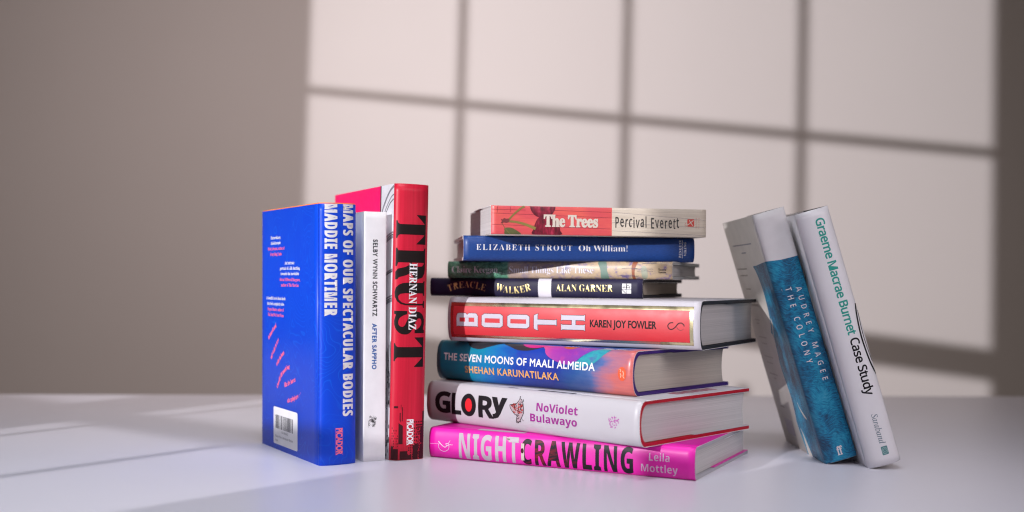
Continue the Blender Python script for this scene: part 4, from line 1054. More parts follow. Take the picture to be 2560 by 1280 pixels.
for i in range(40):
    a, c = 0.2215 + 0.0019 * (i % 6), 0.0148 + 0.0019 * (i // 6)
    if rnd.random() < 0.6:
        sky.append([rect(a, a + 0.0011, c, c + 0.0011)])
for a0, a1, b0, b1 in ((0.2246, 0.2337, 0.0008, 0.0060), (0.2292, 0.2337, 0.0078, 0.0150), (0.2205, 0.2337, 0.0208, 0.0240), (0.2060, 0.2200, 0.0262, 0.0300), (0.2270, 0.2337, 0.0252, 0.0302)):
    sky.append([rect(a0, a1, b0, b1)])
for i in range(90):
    a, c = 0.2040 + 0.0020 * (i % 14), 0.0226 + 0.0012 * (i // 14)
    if rnd.random() < 0.6:
        sky.append([rect(a, a + 0.0014, c, c + 0.0008)])
b.print_on('skyline_picture', 'spine', sky, MAROON, label='dark city skyline along the foot of the spine')
b.print_on('author_lettering', 'spine', text('S', 'HERNAN DIAZ', 0.0673, 0.1237, 0.0130, 0.0068, 0.00006, 0.02), INK_WHITE, 3)
b.print_on('publisher_mark', 'spine', text('B', 'PICADOR', 0.2000, 0.2212, 0.0137, 0.0052, 0.00022) + [[rect(0.1996, 0.2216, 0.01315, 0.0133)], [rect(0.1996, 0.2216, 0.0193, 0.01945)]], INK_WHITE, 3)
strip = b.print_on('building_picture', 'back', [[rect(0.0, 0.2339, 0.0022, 0.0338)]], paper('photo_pale', (0.66, 0.66, 0.70), 0.35, mottling=0.08), 1, label='grey photograph of pale buildings')
g1, g2 = [], []
g2.append([rect(0.0, 0.0225, 0.0322, 0.0344)])
g1.append(stroke(spl(mm([(2, 2.5), (6, 12), (14, 22), (24, 30), (40, 33)]), 8, False), 0.0022))
g1.append(stroke(spl(mm([(9, 2.5), (12, 10), (22, 22), (36, 31)]), 8, False), 0.0012))
g2.append(stroke(spl(mm([(13, 2.5), (17, 12), (28, 24)]), 8, False), 0.0008))
for s in (41, 45, 73, 95, 99):
    g1.append(stroke(spl(mm([(s, 2.4), (s + 2, 12), (s + 6, 24), (s + 9, 33)]), 6, False), rnd.uniform(0.0012, 0.0024)))
for s in (43, 74.5, 97):
    g2.append(stroke(spl(mm([(s, 2.4), (s + 2, 12), (s + 6, 24)]), 6, False), 0.0009))
for i in range(5):
    g2.append([rect(0.134 + 0.003 * i, 0.190, 0.0024 + 0.003 * i, 0.0036 + 0.003 * i)])
for i in range(120):
    a, c = rnd.uniform(0.150, 0.232), rnd.uniform(0.0024, 0.031)
    (g1 if rnd.random() < 0.5 else g2).append([rect(a, a + rnd.uniform(0.0008, 0.004), c, c + rnd.uniform(0.0006, 0.003))])
b.print_on('building_shading', 'back', g1, paper('photo_mid', (0.20, 0.20, 0.23), 0.4), 3, parent=strip)
b.print_on('building_shading', 'back', g2, paper('photo_dark', (0.035, 0.035, 0.04), 0.4), 5, parent=strip)

# ------------------------------------------------------------------ 4  magenta hardback, bottom of the stack
NIGHT = paper('jacket_magenta', (0.73, 0.007, 0.37), 0.45, 0.05, mottling=0.02)
b = Book('hardback_book', 'magenta pink hardback lying at the bottom of the stack',
         lying(0.1424, 0.8539, 26.6, 0), 0.2369, 0.155, 0.0259, 0.0035, 0.0022, 2.8, STACK)
b.case(paper('case_silver_grey', (0.45, 0.43, 0.46), 0.5))
b.pages(PAGES)
b.spine(NIGHT, label='magenta spine')
b.cover('back', NIGHT)
b.cover('front', NIGHT)
b.flap('back', NIGHT, 0.105)
b.flap('front', INK_WHITE)
b.headband(BAND)
GREIGE = paper('ink_greige', (0.47, 0.39, 0.44), 0.5)
b.print_on('title_lettering', 'spine', boxed(text('K', 'NIGHT', 0, 0.06, 0, 0.02, 0.0003, 0.05), 0.0293, 0.0860, 0.0013, 0.0232), GREIGE, label='pale half of the title')
def night_art(nt, p, s, t):
    v = vec(nt, math_(nt, 'MULTIPLY', s, 0.05), math_(nt, 'ADD', math_(nt, 'MULTIPLY', t, 0.25), math_(nt, 'MULTIPLY', s, -0.06)))
    n1 = noise(nt, v, 1.0, 2.0)
    red = ramp(nt, n1, [(0.47, (0.016, 0.006, 0.014)), (0.55, (0.13, 0.004, 0.02)), (0.62, (0.25, 0.012, 0.025)), (0.68, (0.03, 0.008, 0.02))])
    f = ramp(nt, math_(nt, 'DIVIDE', s, 240.0), [(0.36, (1, 1, 1)), (0.62, (0, 0, 0))])
    return mix(nt, f, (0.012, 0.009, 0.013), red)
NIGHTINK = uvmat('ink_black_and_red', night_art, 0.45, 0.0)
NIGHTINK.node_tree.nodes['Principled BSDF'].inputs['Specular IOR Level'].default_value = 0.2
b.print_on('title_lettering', 'spine', boxed(text('K', 'CRAWLING', 0, 0.1, 0, 0.02, 0.0003, 0.05), 0.0884, 0.1866, 0.0012, 0.0226), NIGHTINK, label='dark half of the title')
b.print_on('picture_fragment', 'spine', [[rect(0.0884, 0.0912, 0.0045, 0.0185)], [rect(0.0748, 0.0776, 0.0202, 0.0224)]], paper('ink_faded_cream', (0.55, 0.48, 0.42), 0.5), 3)
b.print_on('picture_fragment', 'spine', [[ell(0.0895, 0.0125, 0.0014, 0.0022, n=14)], [rect(0.0749, 0.0777, 0.0207, 0.0215)]], MAROON, 4)
WHITEPINK = paper('ink_pinkish_white', (0.66, 0.52, 0.64), 0.5)
b.print_on('author_lettering', 'spine', text('K', 'Leila', 0.1996, 0.2165, 0.0132, 0.0061, -0.00014) + text('K', 'Mottley', 0.1931, 0.2232, 0.0044, 0.0060, -0.00014), WHITEPINK)
lg = [stroke(ell(0.0146, 0.0107, 0.0052, 0.0044, 140, 395, 24), 0.0004),
      stroke(spl(mm([(9.3, 14.6), (11.5, 12.6), (13.5, 11), (15.5, 10), (17.2, 10.8), (16.4, 13)]), 6, False), 0.0009, 0.0004),
      stroke(mm([(16.4, 12.8), (19.2, 13.4), (20.8, 16)]), 0.0007, 0.0003), stroke(mm([(17.5, 11.4), (20.5, 12.4), (23.6, 12.4)]), 0.0007, 0.0003),
      stroke(mm([(0.5, 12.2), (9.0, 12.4)]), 0.0002)]
b.print_on('publisher_mark', 'spine', lg, WHITEPINK)
b.print_on('cover_print', 'front', [[rect(0.0436, 0.088, 0.0040, 0.0110)]], GREIGE)

# ------------------------------------------------------------------ 5  white hardback with red boards
GLORY = paper('jacket_white', (0.52, 0.50, 0.525), 0.42, 0.1, mottling=0.015)
REDBOARD = paper('case_red', (0.50, 0.004, 0.016), 0.5)
b = Book('hardback_book', 'white hardback with red boards and a butterfly, lying on the magenta book',
         lying(0.1014, 0.8493, 42.7, 0.0259), 0.2373, 0.155, 0.0357, 0.0035, 0.0050, 2.5, STACK)
b.case(REDBOARD, label='red boards and red inner spine')
b.pages(PAGES)
b.spine(GLORY, label='white rounded spine')
b.cover('back', GLORY)
b.cover('front', GLORY)
b.flap('back', GLORY, 0.085)
b.flap('front', GLORY, 0.085)
b.headband(BAND)
K1 = lambda s, a0, a1, b0, b1, bo=0.0004: boxed([embolden(g, bo) for g in text('K', s, 0, 0.02, 0, 0.02)], a0, a1, b0, b1)
gl = K1('G', 0.0112, 0.0312, 0.0085, 0.0278) + K1('L', 0.0325, 0.0442, 0.0085, 0.0273) + K1('R', 0.0652, 0.0838, 0.0085, 0.0274)
gl += [[mm([(80.8, 27.4), (87.0, 27.4), (89.6, 20.6), (92.6, 27.4), (99.2, 27.4), (91.6, 13.6), (88.6, 10.2), (84.6, 9.0), (82.6, 9.2), (82.2, 12.8), (84.6, 13.2), (86.4, 14.6)])]]
gl += [[ell(0.0534, 0.0181, 0.0091, 0.0099, n=36), ell(0.0534, 0.0181, 0.0042, 0.0058, n=30)]]
b.print_on('title_lettering', 'spine', gl, INK_BLACK)
b.print_on('title_counter', 'spine', [[ell(0.0534, 0.0181, 0.0044, 0.0060, n=30)]], paper('ink_red', (0.72, 0.012, 0.022), 0.5), 0, label='red filling of the round letter')
VIOLET = paper('ink_violet', (0.30, 0.014, 0.23), 0.5)
b.print_on('author_lettering', 'spine', text('K', 'NoViolet', 0.1325, 0.1760, 0.0198, 0.0066, 0.00008) + text('K', 'Bulawayo', 0.1258, 0.1755, 0.0107, 0.0064, 0.00008), VIOLET)
wing = mm([(102.4, 22.3), (106, 22.9), (110.5, 24.2), (112.6, 26.5), (113.4, 28.4), (115.6, 27.6), (117.6, 24.4), (118.6, 20), (118.4, 16.5), (116.2, 12.8), (113.6, 9.2), (111.2, 7.6), (109.6, 8.4), (110.2, 11.6), (111.2, 14.2), (108.4, 14.8), (105.2, 17.4), (103, 20)])
b.print_on('butterfly_picture', 'spine', [[wing]], paper('ink_ivory', (0.44, 0.34, 0.36), 0.5), 1, label='sketched butterfly in black and red')
cells, lines_ = [], []
for i in range(44):
    a, c = rnd.uniform(104.5, 117.5), rnd.uniform(15.5, 23.5)
    if a + c < 122.6 or c < 15 + (110 - a) * 0.3:
        continue
    cells.append([[(x / 1000, y / 1000) for x, y in ell(a, c, rnd.uniform(0.5, 1.3), rnd.uniform(0.4, 0.8), n=7, rot=rnd.uniform(0, 180))]])
b.print_on('butterfly_cells', 'spine', cells, paper('ink_brick', (0.42, 0.035, 0.03), 0.5), 2, parent=bpy.data.objects[b.sp.children[-1].name])
lines_.append(stroke(wing + wing[:1], 0.00055))
for i in range(46):
    a, c = rnd.uniform(104, 118), rnd.uniform(9, 26)
    if c < 14.5 and not (109.8 < a < 116):
        continue
    if c > 23.5 and a < 111 or (a + c < 123 and c > 14.5):
        continue
    d = rnd.uniform(0, 6.28)
    l = rnd.uniform(1.0, 2.6)
    lines_.append(stroke(spl(mm([(a, c), (a + l * 0.5 * math.cos(d), c + l * 0.5 * math.sin(d)), (a + l * math.cos(d + 0.7), c + l * math.sin(d + 0.7))]), 4, False), 0.0005))
lines_ += [stroke(mm([(113.2, 28), (113.6, 29.6)]), 0.0005), [mm(ell(113.5, 29.7, 0.5, 0.6, n=10))], stroke(spl(mm([(115.5, 12.5), (117.5, 10.6), (118.6, 10.2)]), 5, False), 0.0003)]
b.print_on('butterfly_outline', 'spine', lines_, INK_BLACK, 3, parent=b.sp.children[-1])
cr = []
for i in range(60):
    a, c = rnd.gauss(212.2, 2.6), rnd.gauss(17.9, 2.6)
    if 206.8 < a < 217.6 and 13 < c < 22.6 and abs(a - 212.2) > 0.6:
        cr.append([[(x / 1000, y / 1000) for x, y in ell(a, c, rnd.uniform(0.3, 1.0), rnd.uniform(0.25, 0.6), n=8, rot=rnd.uniform(0, 180))]])
for k, g in enumerate(cr):
    pass
b.print_on('publisher_mark', 'spine', cr, paper('ink_violet_pale', (0.46, 0.09, 0.38), 0.5))
mk = []
for i in range(26):
    a = 0.060 + 0.0058 * i
    mk.append([rect(a, a + rnd.uniform(0.0015, 0.0042), 0.0330, 0.0395)])
b.print_on('cover_print', 'front', [[rect(0.090 + 0.0021, 0.103, 0.0038, 0.0060)], [rect(0.126, 0.166, 0.0036, 0.0072)]], INK_BLACK)
rl = []
for i in range(9):
    a = 0.062 + 0.007 * i
    rl.append([rect(0.214 + rnd.uniform(0, 0.002), 0.226, a, a + 0.0042)])
b.print_on('cover_print', 'front', rl, paper('ink_crimson', (0.35, 0.01, 0.06), 0.5), label='crimson letters near the tail of the front panel')

# ------------------------------------------------------------------ 6  painted blue and salmon hardback
def moons_art(nt, p, s, t):
    warp = noise(nt, vec(nt, math_(nt, 'MULTIPLY', s, 0.022), math_(nt, 'MULTIPLY', t, 0.05)), 1.0, 4.0, 0.6)
    brush = noise(nt, vec(nt, math_(nt, 'MULTIPLY', s, 0.05), math_(nt, 'MULTIPLY', t, 0.55)), 1.0, 4.0, 0.65)
    pos = math_(nt, 'ADD', s, math_(nt, 'MULTIPLY', math_(nt, 'SUBTRACT', warp, 0.5), 62.0))
    pos = math_(nt, 'ADD', pos, math_(nt, 'MULTIPLY', math_(nt, 'SUBTRACT', t, 18.0), -0.55))
    base = ramp(nt, math_(nt, 'DIVIDE', pos, 224.0), [(0.0, (0.0, 0.17, 0.23)), (0.17, (0.0, 0.24, 0.35)), (0.30, (0.003, 0.17, 0.43)), (0.46, (0.006, 0.05, 0.36)), (0.64, (0.012, 0.03, 0.28)), (0.74, (0.02, 0.10, 0.30)), (0.81, (0.10, 0.16, 0.36)), (0.86, (0.42, 0.17, 0.24)), (0.92, (0.62, 0.15, 0.13))])
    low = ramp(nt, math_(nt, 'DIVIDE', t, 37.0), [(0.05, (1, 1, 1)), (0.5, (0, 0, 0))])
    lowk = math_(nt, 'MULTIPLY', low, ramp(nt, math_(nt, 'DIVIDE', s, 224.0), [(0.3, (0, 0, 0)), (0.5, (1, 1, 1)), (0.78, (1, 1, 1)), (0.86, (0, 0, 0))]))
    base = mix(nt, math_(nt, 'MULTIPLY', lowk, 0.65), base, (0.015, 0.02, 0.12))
    return mix(nt, ramp(nt, brush, [(0.35, (0, 0, 0)), (0.75, (0.42, 0.42, 0.42))]), base, (0.02, 0.24, 0.48), 'SOFT_LIGHT')
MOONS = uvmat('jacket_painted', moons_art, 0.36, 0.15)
PURPLE = paper('case_purple', (0.045, 0.012, 0.17), 0.45)
b = Book('hardback_book', 'painted blue and salmon hardback with purple boards under the gold framed red book',
         lying(0.0989, 0.8788, 41.6, 0.0616), 0.2198, 0.1405, 0.0362, 0.0045, 0.0048, 2.4, STACK)
b.case(PURPLE, label='dark purple boards')
b.pages(PAGES_CREAM)
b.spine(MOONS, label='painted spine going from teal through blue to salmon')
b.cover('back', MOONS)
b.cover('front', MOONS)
b.flap('back', PURPLE, 0.085)
b.flap('front', PURPLE, 0.085)
b.headband(BAND)
DARK = paper('paint_dark', (0.022, 0.022, 0.030), 0.45)
b.print_on('painted_shapes', 'spine', [[spl(mm([(33, 37), (36, 34.6), (43, 31.0), (53, 30.2), (62, 32.4), (72, 35.0), (78, 37)]), 8)], [spl(mm([(78, 37), (88, 33.6), (98, 31.4), (110, 31.6), (122, 34.4), (130, 36.9)]), 8)]], DARK, 1, label='dark wavy shapes along the top edge')
def blob_art(nt, p, s, t):
    f = math_(nt, 'DIVIDE', math_(nt, 'SUBTRACT', s, 126.0), 48.0)
    base = ramp(nt, f, [(0.0, (0.55, 0.07, 0.24)), (0.22, (0.36, 0.04, 0.33)), (0.6, (0.26, 0.03, 0.33)), (1.0, (0.20, 0.05, 0.38))])
    n1 = noise(nt, vec(nt, math_(nt, 'MULTIPLY', s, 0.12), math_(nt, 'MULTIPLY', t, 0.12)), 1.0, 3.0)
    return mix(nt, ramp(nt, n1, [(0.55, (0, 0, 0)), (0.75, (0.6, 0.6, 0.6))]), base, (0.55, 0.05, 0.25))
b.print_on('painted_shapes', 'spine', [[spl(mm([(128, 36.9), (127.4, 33), (130.5, 29), (137, 25.8), (146, 23.2), (155, 22.4), (162, 25.4), (168, 30.0), (176, 34.2), (182, 36.9)]), 8)]], uvmat('paint_purple', blob_art, 0.36, 0.1), 2, label='purple rounded shape')
b.print_on('painted_shapes', 'spine', [[spl(mm([(100, 36.8), (106, 34.4), (116, 34.0), (126, 35.6), (131, 36.9)]), 6)]], paper('paint_pink', (0.52, 0.012, 0.20), 0.4), 2)
b.print_on('painted_shapes', 'spine', [[spl(mm([(144, 36.9), (148, 35.0), (155, 34.8), (161, 36.9)]), 6)]], paper('paint_orange', (0.45, 0.09, 0.03), 0.4), 3)
def teal_art(nt, p, s, t):
    n1 = noise(nt, vec(nt, math_(nt, 'MULTIPLY', s, 0.08), math_(nt, 'MULTIPLY', t, 0.16)), 1.0, 4.0)
    return ramp(nt, n1, [(0.35, (0.02, 0.20, 0.34)), (0.55, (0.03, 0.34, 0.38)), (0.7, (0.06, 0.18, 0.36))])
b.print_on('painted_shapes', 'spine', [[spl(mm([(163, 25.2), (168, 29.8), (176, 34.0), (184, 36.8), (194, 36.6), (189, 31.5), (181, 25.0), (171, 21.5), (163, 20.5), (159, 22.6)]), 8)]], uvmat('paint_teal', teal_art, 0.36, 0.1), 1, label='teal brushed band')
b.print_on('title_lettering', 'spine', text('B', 'THE SEVEN MOONS OF MAALI ALMEIDA', 0.0096, 0.1818, 0.0188, 0.0061, 0.00022, 0.05), INK_WHITE, 5)
b.print_on('author_lettering', 'spine', text('B', 'SHEHAN KARUNATILAKA', 0.0364, 0.1440, 0.0087, 0.0057, 0.0002, 0.05), paper('ink_apricot', (0.72, 0.36, 0.12), 0.5), 5)
ov = b.print_on('publisher_mark', 'spine', [[ell(0.2094, 0.0180, 0.0040, 0.0056, n=26)]], paper('ink_orange', (0.75, 0.10, 0.03), 0.5), 4)
sg = []
for i, (a, c0, c1) in enumerate(((0.2076, 0.0195, 0.0218), (0.2080, 0.0150, 0.0185), (0.2104, 0.0160, 0.0205), (0.2110, 0.0140, 0.0155))):
    sg.append(stroke(spl([(a, c0), (a + 0.0006, (c0 + c1) / 2), (a - 0.0003, c1)], 5, False), 0.0008))
b.print_on('mark_lettering', 'spine', sg, paper('ink_peach', (0.8, 0.42, 0.30), 0.5), 6, parent=ov)
b.print_on('cover_print', 'front', [[rect(0.183, 0.192, 0.0040, 0.0100)]], INK_WHITE)
b.print_on('cover_print', 'front', [[rect(0.196, 0.2060, 0.0040, 0.0085)]], INK_WHITE)

# ------------------------------------------------------------------ 7  red panel hardback with gold frame
BOOTH = paper('jacket_lilac_white', (0.53, 0.505, 0.54), 0.42, 0.1, mottling=0.015)
BLACKBOARD = paper('case_black_cloth', (0.016, 0.016, 0.020), 0.6)
b = Book('hardback_book', 'thick white hardback with gold framed red spine panel and black boards',
         lying(0.1518, 0.8874, 28.6, 0.0982), 0.2359, 0.1515, 0.0398, 0.0045, 0.0042, 2.6, STACK)
b.case(BLACKBOARD, label='black boards')
b.pages(PAGES_GREY)
b.spine(BOOTH, label='white spine with gold framed red panel')
b.cover('back', BOOTH)
b.cover('front', BOOTH)
b.flap('back', BLACKBOARD, 0.085)
b.flap('front', BLACKBOARD, 0.085)
b.headband(BLACKBOARD)
m, nt, p = new_mat('gold_foil')
p.inputs['Metallic'].default_value = 1.0
p.inputs['Base Color'].default_value = (0.80, 0.70, 0.42, 1)
vv = mapped(nt, (1, 1, 1), 'Object')
nt.links.new(ramp(nt, noise(nt, vv, 60, 3), [(0.3, (0.16, 0.16, 0.16)), (0.7, (0.26, 0.26, 0.26))]), p.inputs['Roughness'])
GOLD = m
RED = paper('ink_coral_red', (0.58, 0.026, 0.036), 0.42, mottling=0.03)
def frm(o, i):
    return [rect(*o), rect(*i)]
FO = (0.0028, 0.2301, 0.0039, 0.0349)
FI = (0.0056, 0.2271, 0.0062, 0.0318)
b.print_on('gold_frame', 'spine', [frm(FO, FI)], GOLD, 1)
b.print_on('red_panel', 'spine', [[rect(FI[0], FI[1], FI[2], FI[3])]], RED, 1)
thin = 0.00012
b.print_on('frame_line', 'spine', [frm((FO[0] - thin, FO[1] + thin, FO[2] - thin, FO[3] + thin), FO), frm((FI[0] - thin, FI[1] + thin, FI[2] - thin, FI[3] + thin), FI)], INK_BLACK, 2)
def slab(a0, a1, b0, b1, contours):
    return [[(a0 + x * (a1 - a0), b0 + y * (b1 - b0)) for x, y in c] for c in contours]
LB = [[(0, -.02), (.03, .05), (.97, .05), (1, -.02), (1.0, .80), (.94, .96), (.86, 1), (.58, 1), (.50, .88), (.42, 1), (.12, 1), (.03, .95), (0, .80)],
      rect(.14, .41, .36, .68), rect(.57, .84, .36, .68)]
LO = [[(.12, 0), (.88, 0), (1, .14), (1, .86), (.88, 1), (.12, 1), (0, .86), (0, .14)], rect(.14, .86, .33, .67)]
LT = [[(0, .06), (.06, 0), (.19, -.06), (.165, .03), (.165, .33), (.93, .345), (1, .29), (1, .71), (.93, .655), (.165, .67), (.165, .97), (.19, 1.06), (.06, 1), (0, .94)]]
LH = [[(0, -.03), (.05, .03), (.95, .03), (1, -.03), (1, .40), (.94, .345), (.61, .345), (.61, .655), (.94, .655), (1, .60), (1, 1.03), (.95, .97), (.05, .97), (0, 1.03), (0, .60), (.05, .655), (.45, .655), (.45, .345), (.05, .345), (0, .40)]]
bt = [slab(0.0093, 0.0312, 0.0134, 0.0255, LB), slab(0.0352, 0.0566, 0.0136, 0.0254, LO), slab(0.0612, 0.0828, 0.0136, 0.0253, LO), slab(0.0871, 0.1089, 0.0130, 0.0258, LT), slab(0.1131, 0.1352, 0.0133, 0.0262, LH)]
b.print_on('title_outline', 'spine', [embolden(g, 0.00030) for g in bt], INK_BLACK, 3, label='thin black outline of the title letters')
b.print_on('title_lettering', 'spine', [embolden(g, -0.00006) for g in bt], paper('ink_lilac_white', (0.52, 0.495, 0.555), 0.45), 5)
b.print_on('author_lettering', 'spine', text('B', 'KAREN JOY FOWLER', 0.1400, 0.1989, 0.0166, 0.0058, 0.00022, 0.01), SOOT, 3)
b.print_on('publisher_mark', 'spine', [stroke(spl(mm([(213.4, 21.9), (210.6, 21.6), (208.9, 19.4), (210, 17.0), (212.6, 16.6), (215.4, 18.6), (217.6, 21.2), (220.2, 21.8), (222.2, 20.4), (222.6, 19.2)]), 6, False), 0.0009, 0.0009)], MAROON, 3)
b.print_on('publisher_mark', 'spine', [stroke(spl(mm([(216.4, 18.2), (218, 16.4), (220.4, 16.0), (222.2, 17.2)]), 5, False), 0.0007, 0.0003), [mm([(221.6, 20.2), (223.4, 18.9), (222.9, 20.6)])]], paper('ink_oxblood', (0.20, 0.012, 0.02), 0.5), 3)

# ------------------------------------------------------------------ 8  thin navy hardback
def navy_art(nt, p, s, t):
    n1 = noise(nt, vec(nt, math_(nt, 'MULTIPLY', s, 0.05), math_(nt, 'MULTIPLY', t, 0.1)), 1.0, 3.0)
    return ramp(nt, n1, [(0.3, (0.010, 0.009, 0.028)), (0.7, (0.020, 0.016, 0.052))])
NAVY = uvmat('jacket_navy', navy_art, 0.5, 0.0)
NAVY.node_tree.nodes['Principled BSDF'].inputs['Specular IOR Level'].default_value = 0.25
b = Book('hardback_book', 'thin navy hardback with gold lettering and a white band round its spine',
         lying(0.1138, 0.9643, 23.4, 0.1380), 0.207, 0.1304, 0.0169, 0.002, 0.0018, 2.6, STACK)
b.case(paper('case_navy_black', (0.012, 0.011, 0.018), 0.6), board=0.0022)
b.pages(page_mat('pages_shaded', (0.42, 0.36, 0.29)), board=0.0028)
b.spine(NAVY, label='navy spine')
b.cover('back', NAVY)
b.cover('front', NAVY)
b.flap('back', BLACKBOARD, 0.07)
b.flap('front', BLACKBOARD, 0.07)
b.headband(BLACKBOARD)
m, nt, p = new_mat('gilt_ink')
p.inputs['Metallic'].default_value = 0.35
p.inputs['Base Color'].default_value = (0.80, 0.64, 0.26, 1)
p.inputs['Roughness'].default_value = 0.38
GILT = m
def arch(s0, s1, sag):
    c = (s0 + s1) / 2
    h = (s1 - s0) / 2
    def f(i, g):
        xs = [p_[0] for cc in g for p_ in cc]
        x = (min(xs) + max(xs)) / 2
        u = (x - c) / h
        dy = sag * (1 - u * u)
        sl = -2 * sag * u / h
        return [[(q_[0] - (q_[1] - 0.009) * sl * 0.9, q_[1] + dy + (q_[0] - x) * sl) for q_ in cc] for cc in g]
    return f
b.print_on('title_lettering', 'spine', text('S', 'TREACLE', 0.0180, 0.0582, 0.0040, 0.0060, -0.00014, 0.06, each=arch(0.018, 0.060, 0.0040)) + text('S', 'WALKER', 0.0680, 0.1022, 0.0066, 0.0062, -0.00014, 0.02, each=arch(0.068, 0.102, -0.0034)), GILT, 2)
b.print_on('author_lettering', 'spine', text('S', 'ALAN GARNER', 0.1265, 0.1801, 0.0058, 0.0060, -0.00016, 0.0), GILT, 2)
b.print_on('white_band', 'spine', [[rect(0.1094, 0.1219, 0.0001, 0.0168)]], paper('band_white', (0.72, 0.70, 0.75), 0.42), 1, label='white paper band across the navy spine')
tri = [[rect(0.1886, 0.1922, 0.0082, 0.0130)], [rect(0.1926, 0.1968, 0.0082, 0.0130)], [rect(0.1886, 0.1922, 0.0044, 0.0078)], [rect(0.1926, 0.1968, 0.0044, 0.0078)]]
b.print_on('publisher_mark', 'spine', tri, INK_WHITE, 1)
b.print_on('mark_lettering', 'spine', [stroke(mm([(189, 7.6), (191.8, 4.8)]), 0.0005), stroke(mm([(188.8, 10.0), (195.6, 10.0)]), 0.0005), stroke(mm([(190.4, 8.6), (190.4, 12.4)]), 0.0005), stroke(mm([(192.9, 8.6), (192.9, 12.6)]), 0.0005), stroke(mm([(192.9, 11.4), (194.6, 11.6), (195.2, 10.9), (195.2, 8.6)]), 0.0005)], SOOT, 3)

# ------------------------------------------------------------------ 9  small painted hardback, green to sand
def small_art(nt, p, s, t):
    n1 = noise(nt, vec(nt, math_(nt, 'MULTIPLY', s, 0.11), math_(nt, 'MULTIPLY', t, 0.14)), 1.0, 5.0, 0.66, 0.5)
    n2 = noise(nt, vec(nt, math_(nt, 'MULTIPLY', s, 0.30), math_(nt, 'MULTIPLY', t, 0.45)), 1.0, 4.0, 0.7)
    sand = ramp(nt, n1, [(0.42, (0.56, 0.42, 0.26)), (0.54, (0.48, 0.36, 0.25)), (0.60, (0.30, 0.22, 0.30)), (0.68, (0.13, 0.10, 0.26))])
    mud = ramp(nt, n1, [(0.35, (0.50, 0.37, 0.26)), (0.55, (0.38, 0.28, 0.24)), (0.7, (0.26, 0.22, 0.28))])
    wh = ramp(nt, math_(nt, 'DIVIDE', s, 210.8), [(0.30, (1, 1, 1)), (0.62, (0, 0, 0))])
    sand = mix(nt, wh, sand, mud)
    sand = mix(nt, ramp(nt, n2, [(0.58, (0, 0, 0)), (0.74, (0.55, 0.55, 0.55))]), sand, (0.20, 0.14, 0.22))
    green = ramp(nt, n2, [(0.36, (0.04, 0.14, 0.09)), (0.5, (0.10, 0.30, 0.19)), (0.68, (0.18, 0.42, 0.28))])
    pos = math_(nt, 'ADD', s, math_(nt, 'MULTIPLY', math_(nt, 'SUBTRACT', n2, 0.5), 5.0))
    gf = ramp(nt, math_(nt, 'DIVIDE', pos, 210.8), [(0.278, (1, 1, 1)), (0.288, (0, 0, 0))])
    return mix(nt, gf, sand, green)
SMALL = uvmat('jacket_painting', small_art, 0.38, 0.15)
b = Book('hardback_book', 'thin hardback painted green and sandy beige, lying on the navy book',
         lying(0.1394, 0.9645, 19.3, 0.1549), 0.2106, 0.1341, 0.0155, 0.002, 0.0016, 2.6, STACK)
b.unit = 1.07
GREYBOARD = paper('case_grey', (0.40, 0.40, 0.39), 0.6)
b.case(GREYBOARD, board=0.0022, label='grey boards')
b.pages(PAGES_GREY, board=0.0028)
b.spine(SMALL, label='painted spine, green and sand')
b.cover('back', SMALL)
b.cover('front', SMALL)
b.flap('back', GREYBOARD, 0.07)
b.flap('front', GREYBOARD, 0.07)
b.headband(GREYBOARD)
br = []
for i in range(26):
    a, c = rnd.uniform(14, 55), rnd.uniform(0.8, 5)
    pts = [(a, c)]
    for k in range(4):
        pts.append((pts[-1][0] + rnd.uniform(-1.6, 1.6), pts[-1][1] + rnd.uniform(0.6, 2.4)))
    br.append(stroke(mm([(x, min(14.0, y)) for x, y in pts]), 0.0003, 0.00012))
b.print_on('bare_branches', 'spine', br, paper('paint_pine', (0.012, 0.045, 0.030), 0.5), 1)
b.print_on('coloured_bands', 'spine', [[spl(mm([(134.6, 14.4), (137, 7), (137.5, 0.1), (144, 0.1), (142.6, 7), (141.2, 14.4)]), 5)]], paper('paint_sea_green', (0.16, 0.25, 0.20), 0.5, mottling=0.2), 1, label='sea green upright band')
b.print_on('coloured_bands', 'spine', [[spl(mm([(164.5, 14.4), (163.2, 10), (163.4, 4), (164.2, 0.1), (166.4, 0.1), (165.6, 5), (166.5, 10), (168.2, 14.4)]), 4)]], paper('paint_rust', (0.32, 0.10, 0.045), 0.5, mottling=0.2), 1, label='rust upright band')
b.print_on('coloured_bands', 'spine', [[spl(mm([(171.2, 9), (172, 2), (174, 0.3), (176.4, 2), (176, 8), (174, 11)]), 5)]], paper('paint_pale_green', (0.36, 0.38, 0.28), 0.5, mottling=0.2), 1)
fine = []
for a0, a1, c in ((155, 168, 8.9), (163, 181, 8.4), (168, 181, 6.6), (153, 166, 3.0), (163, 169, 2.8), (158, 184, 14.0), (172, 184, 13.0)):
    fine.append(stroke(spl(mm([(a0, c), ((a0 + a1) / 2, c + rnd.uniform(-0.4, 0.4)), (a1, c)]), 5, False), 0.0003))
b.print_on('fine_strokes', 'spine', fine, paper('paint_ink_blue', (0.05, 0.05, 0.10), 0.5), 3)
PALE = paper('ink_pale_lilac', (0.78, 0.76, 0.84), 0.4)
b.print_on('author_lettering', 'spine', text('S', 'Claire Keegan', 0.0040, 0.0465, 0.0046, 0.0056, -0.00012, -0.02), PALE, 4)
b.print_on('title_lettering', 'spine', text('S', 'Small Things Like These', 0.0566, 0.1310, 0.0046, 0.0056, -0.0001, -0.02), PALE, 4)
ff = text('S', 'ff', 0, 0.0048, 0, 0.0066, -0.0002)
b.print_on('publisher_mark', 'spine', [[[(0.1918 - bb, 0.0046 + a) for a, bb in c] for c in g] for g in ff], SOOT, 4)

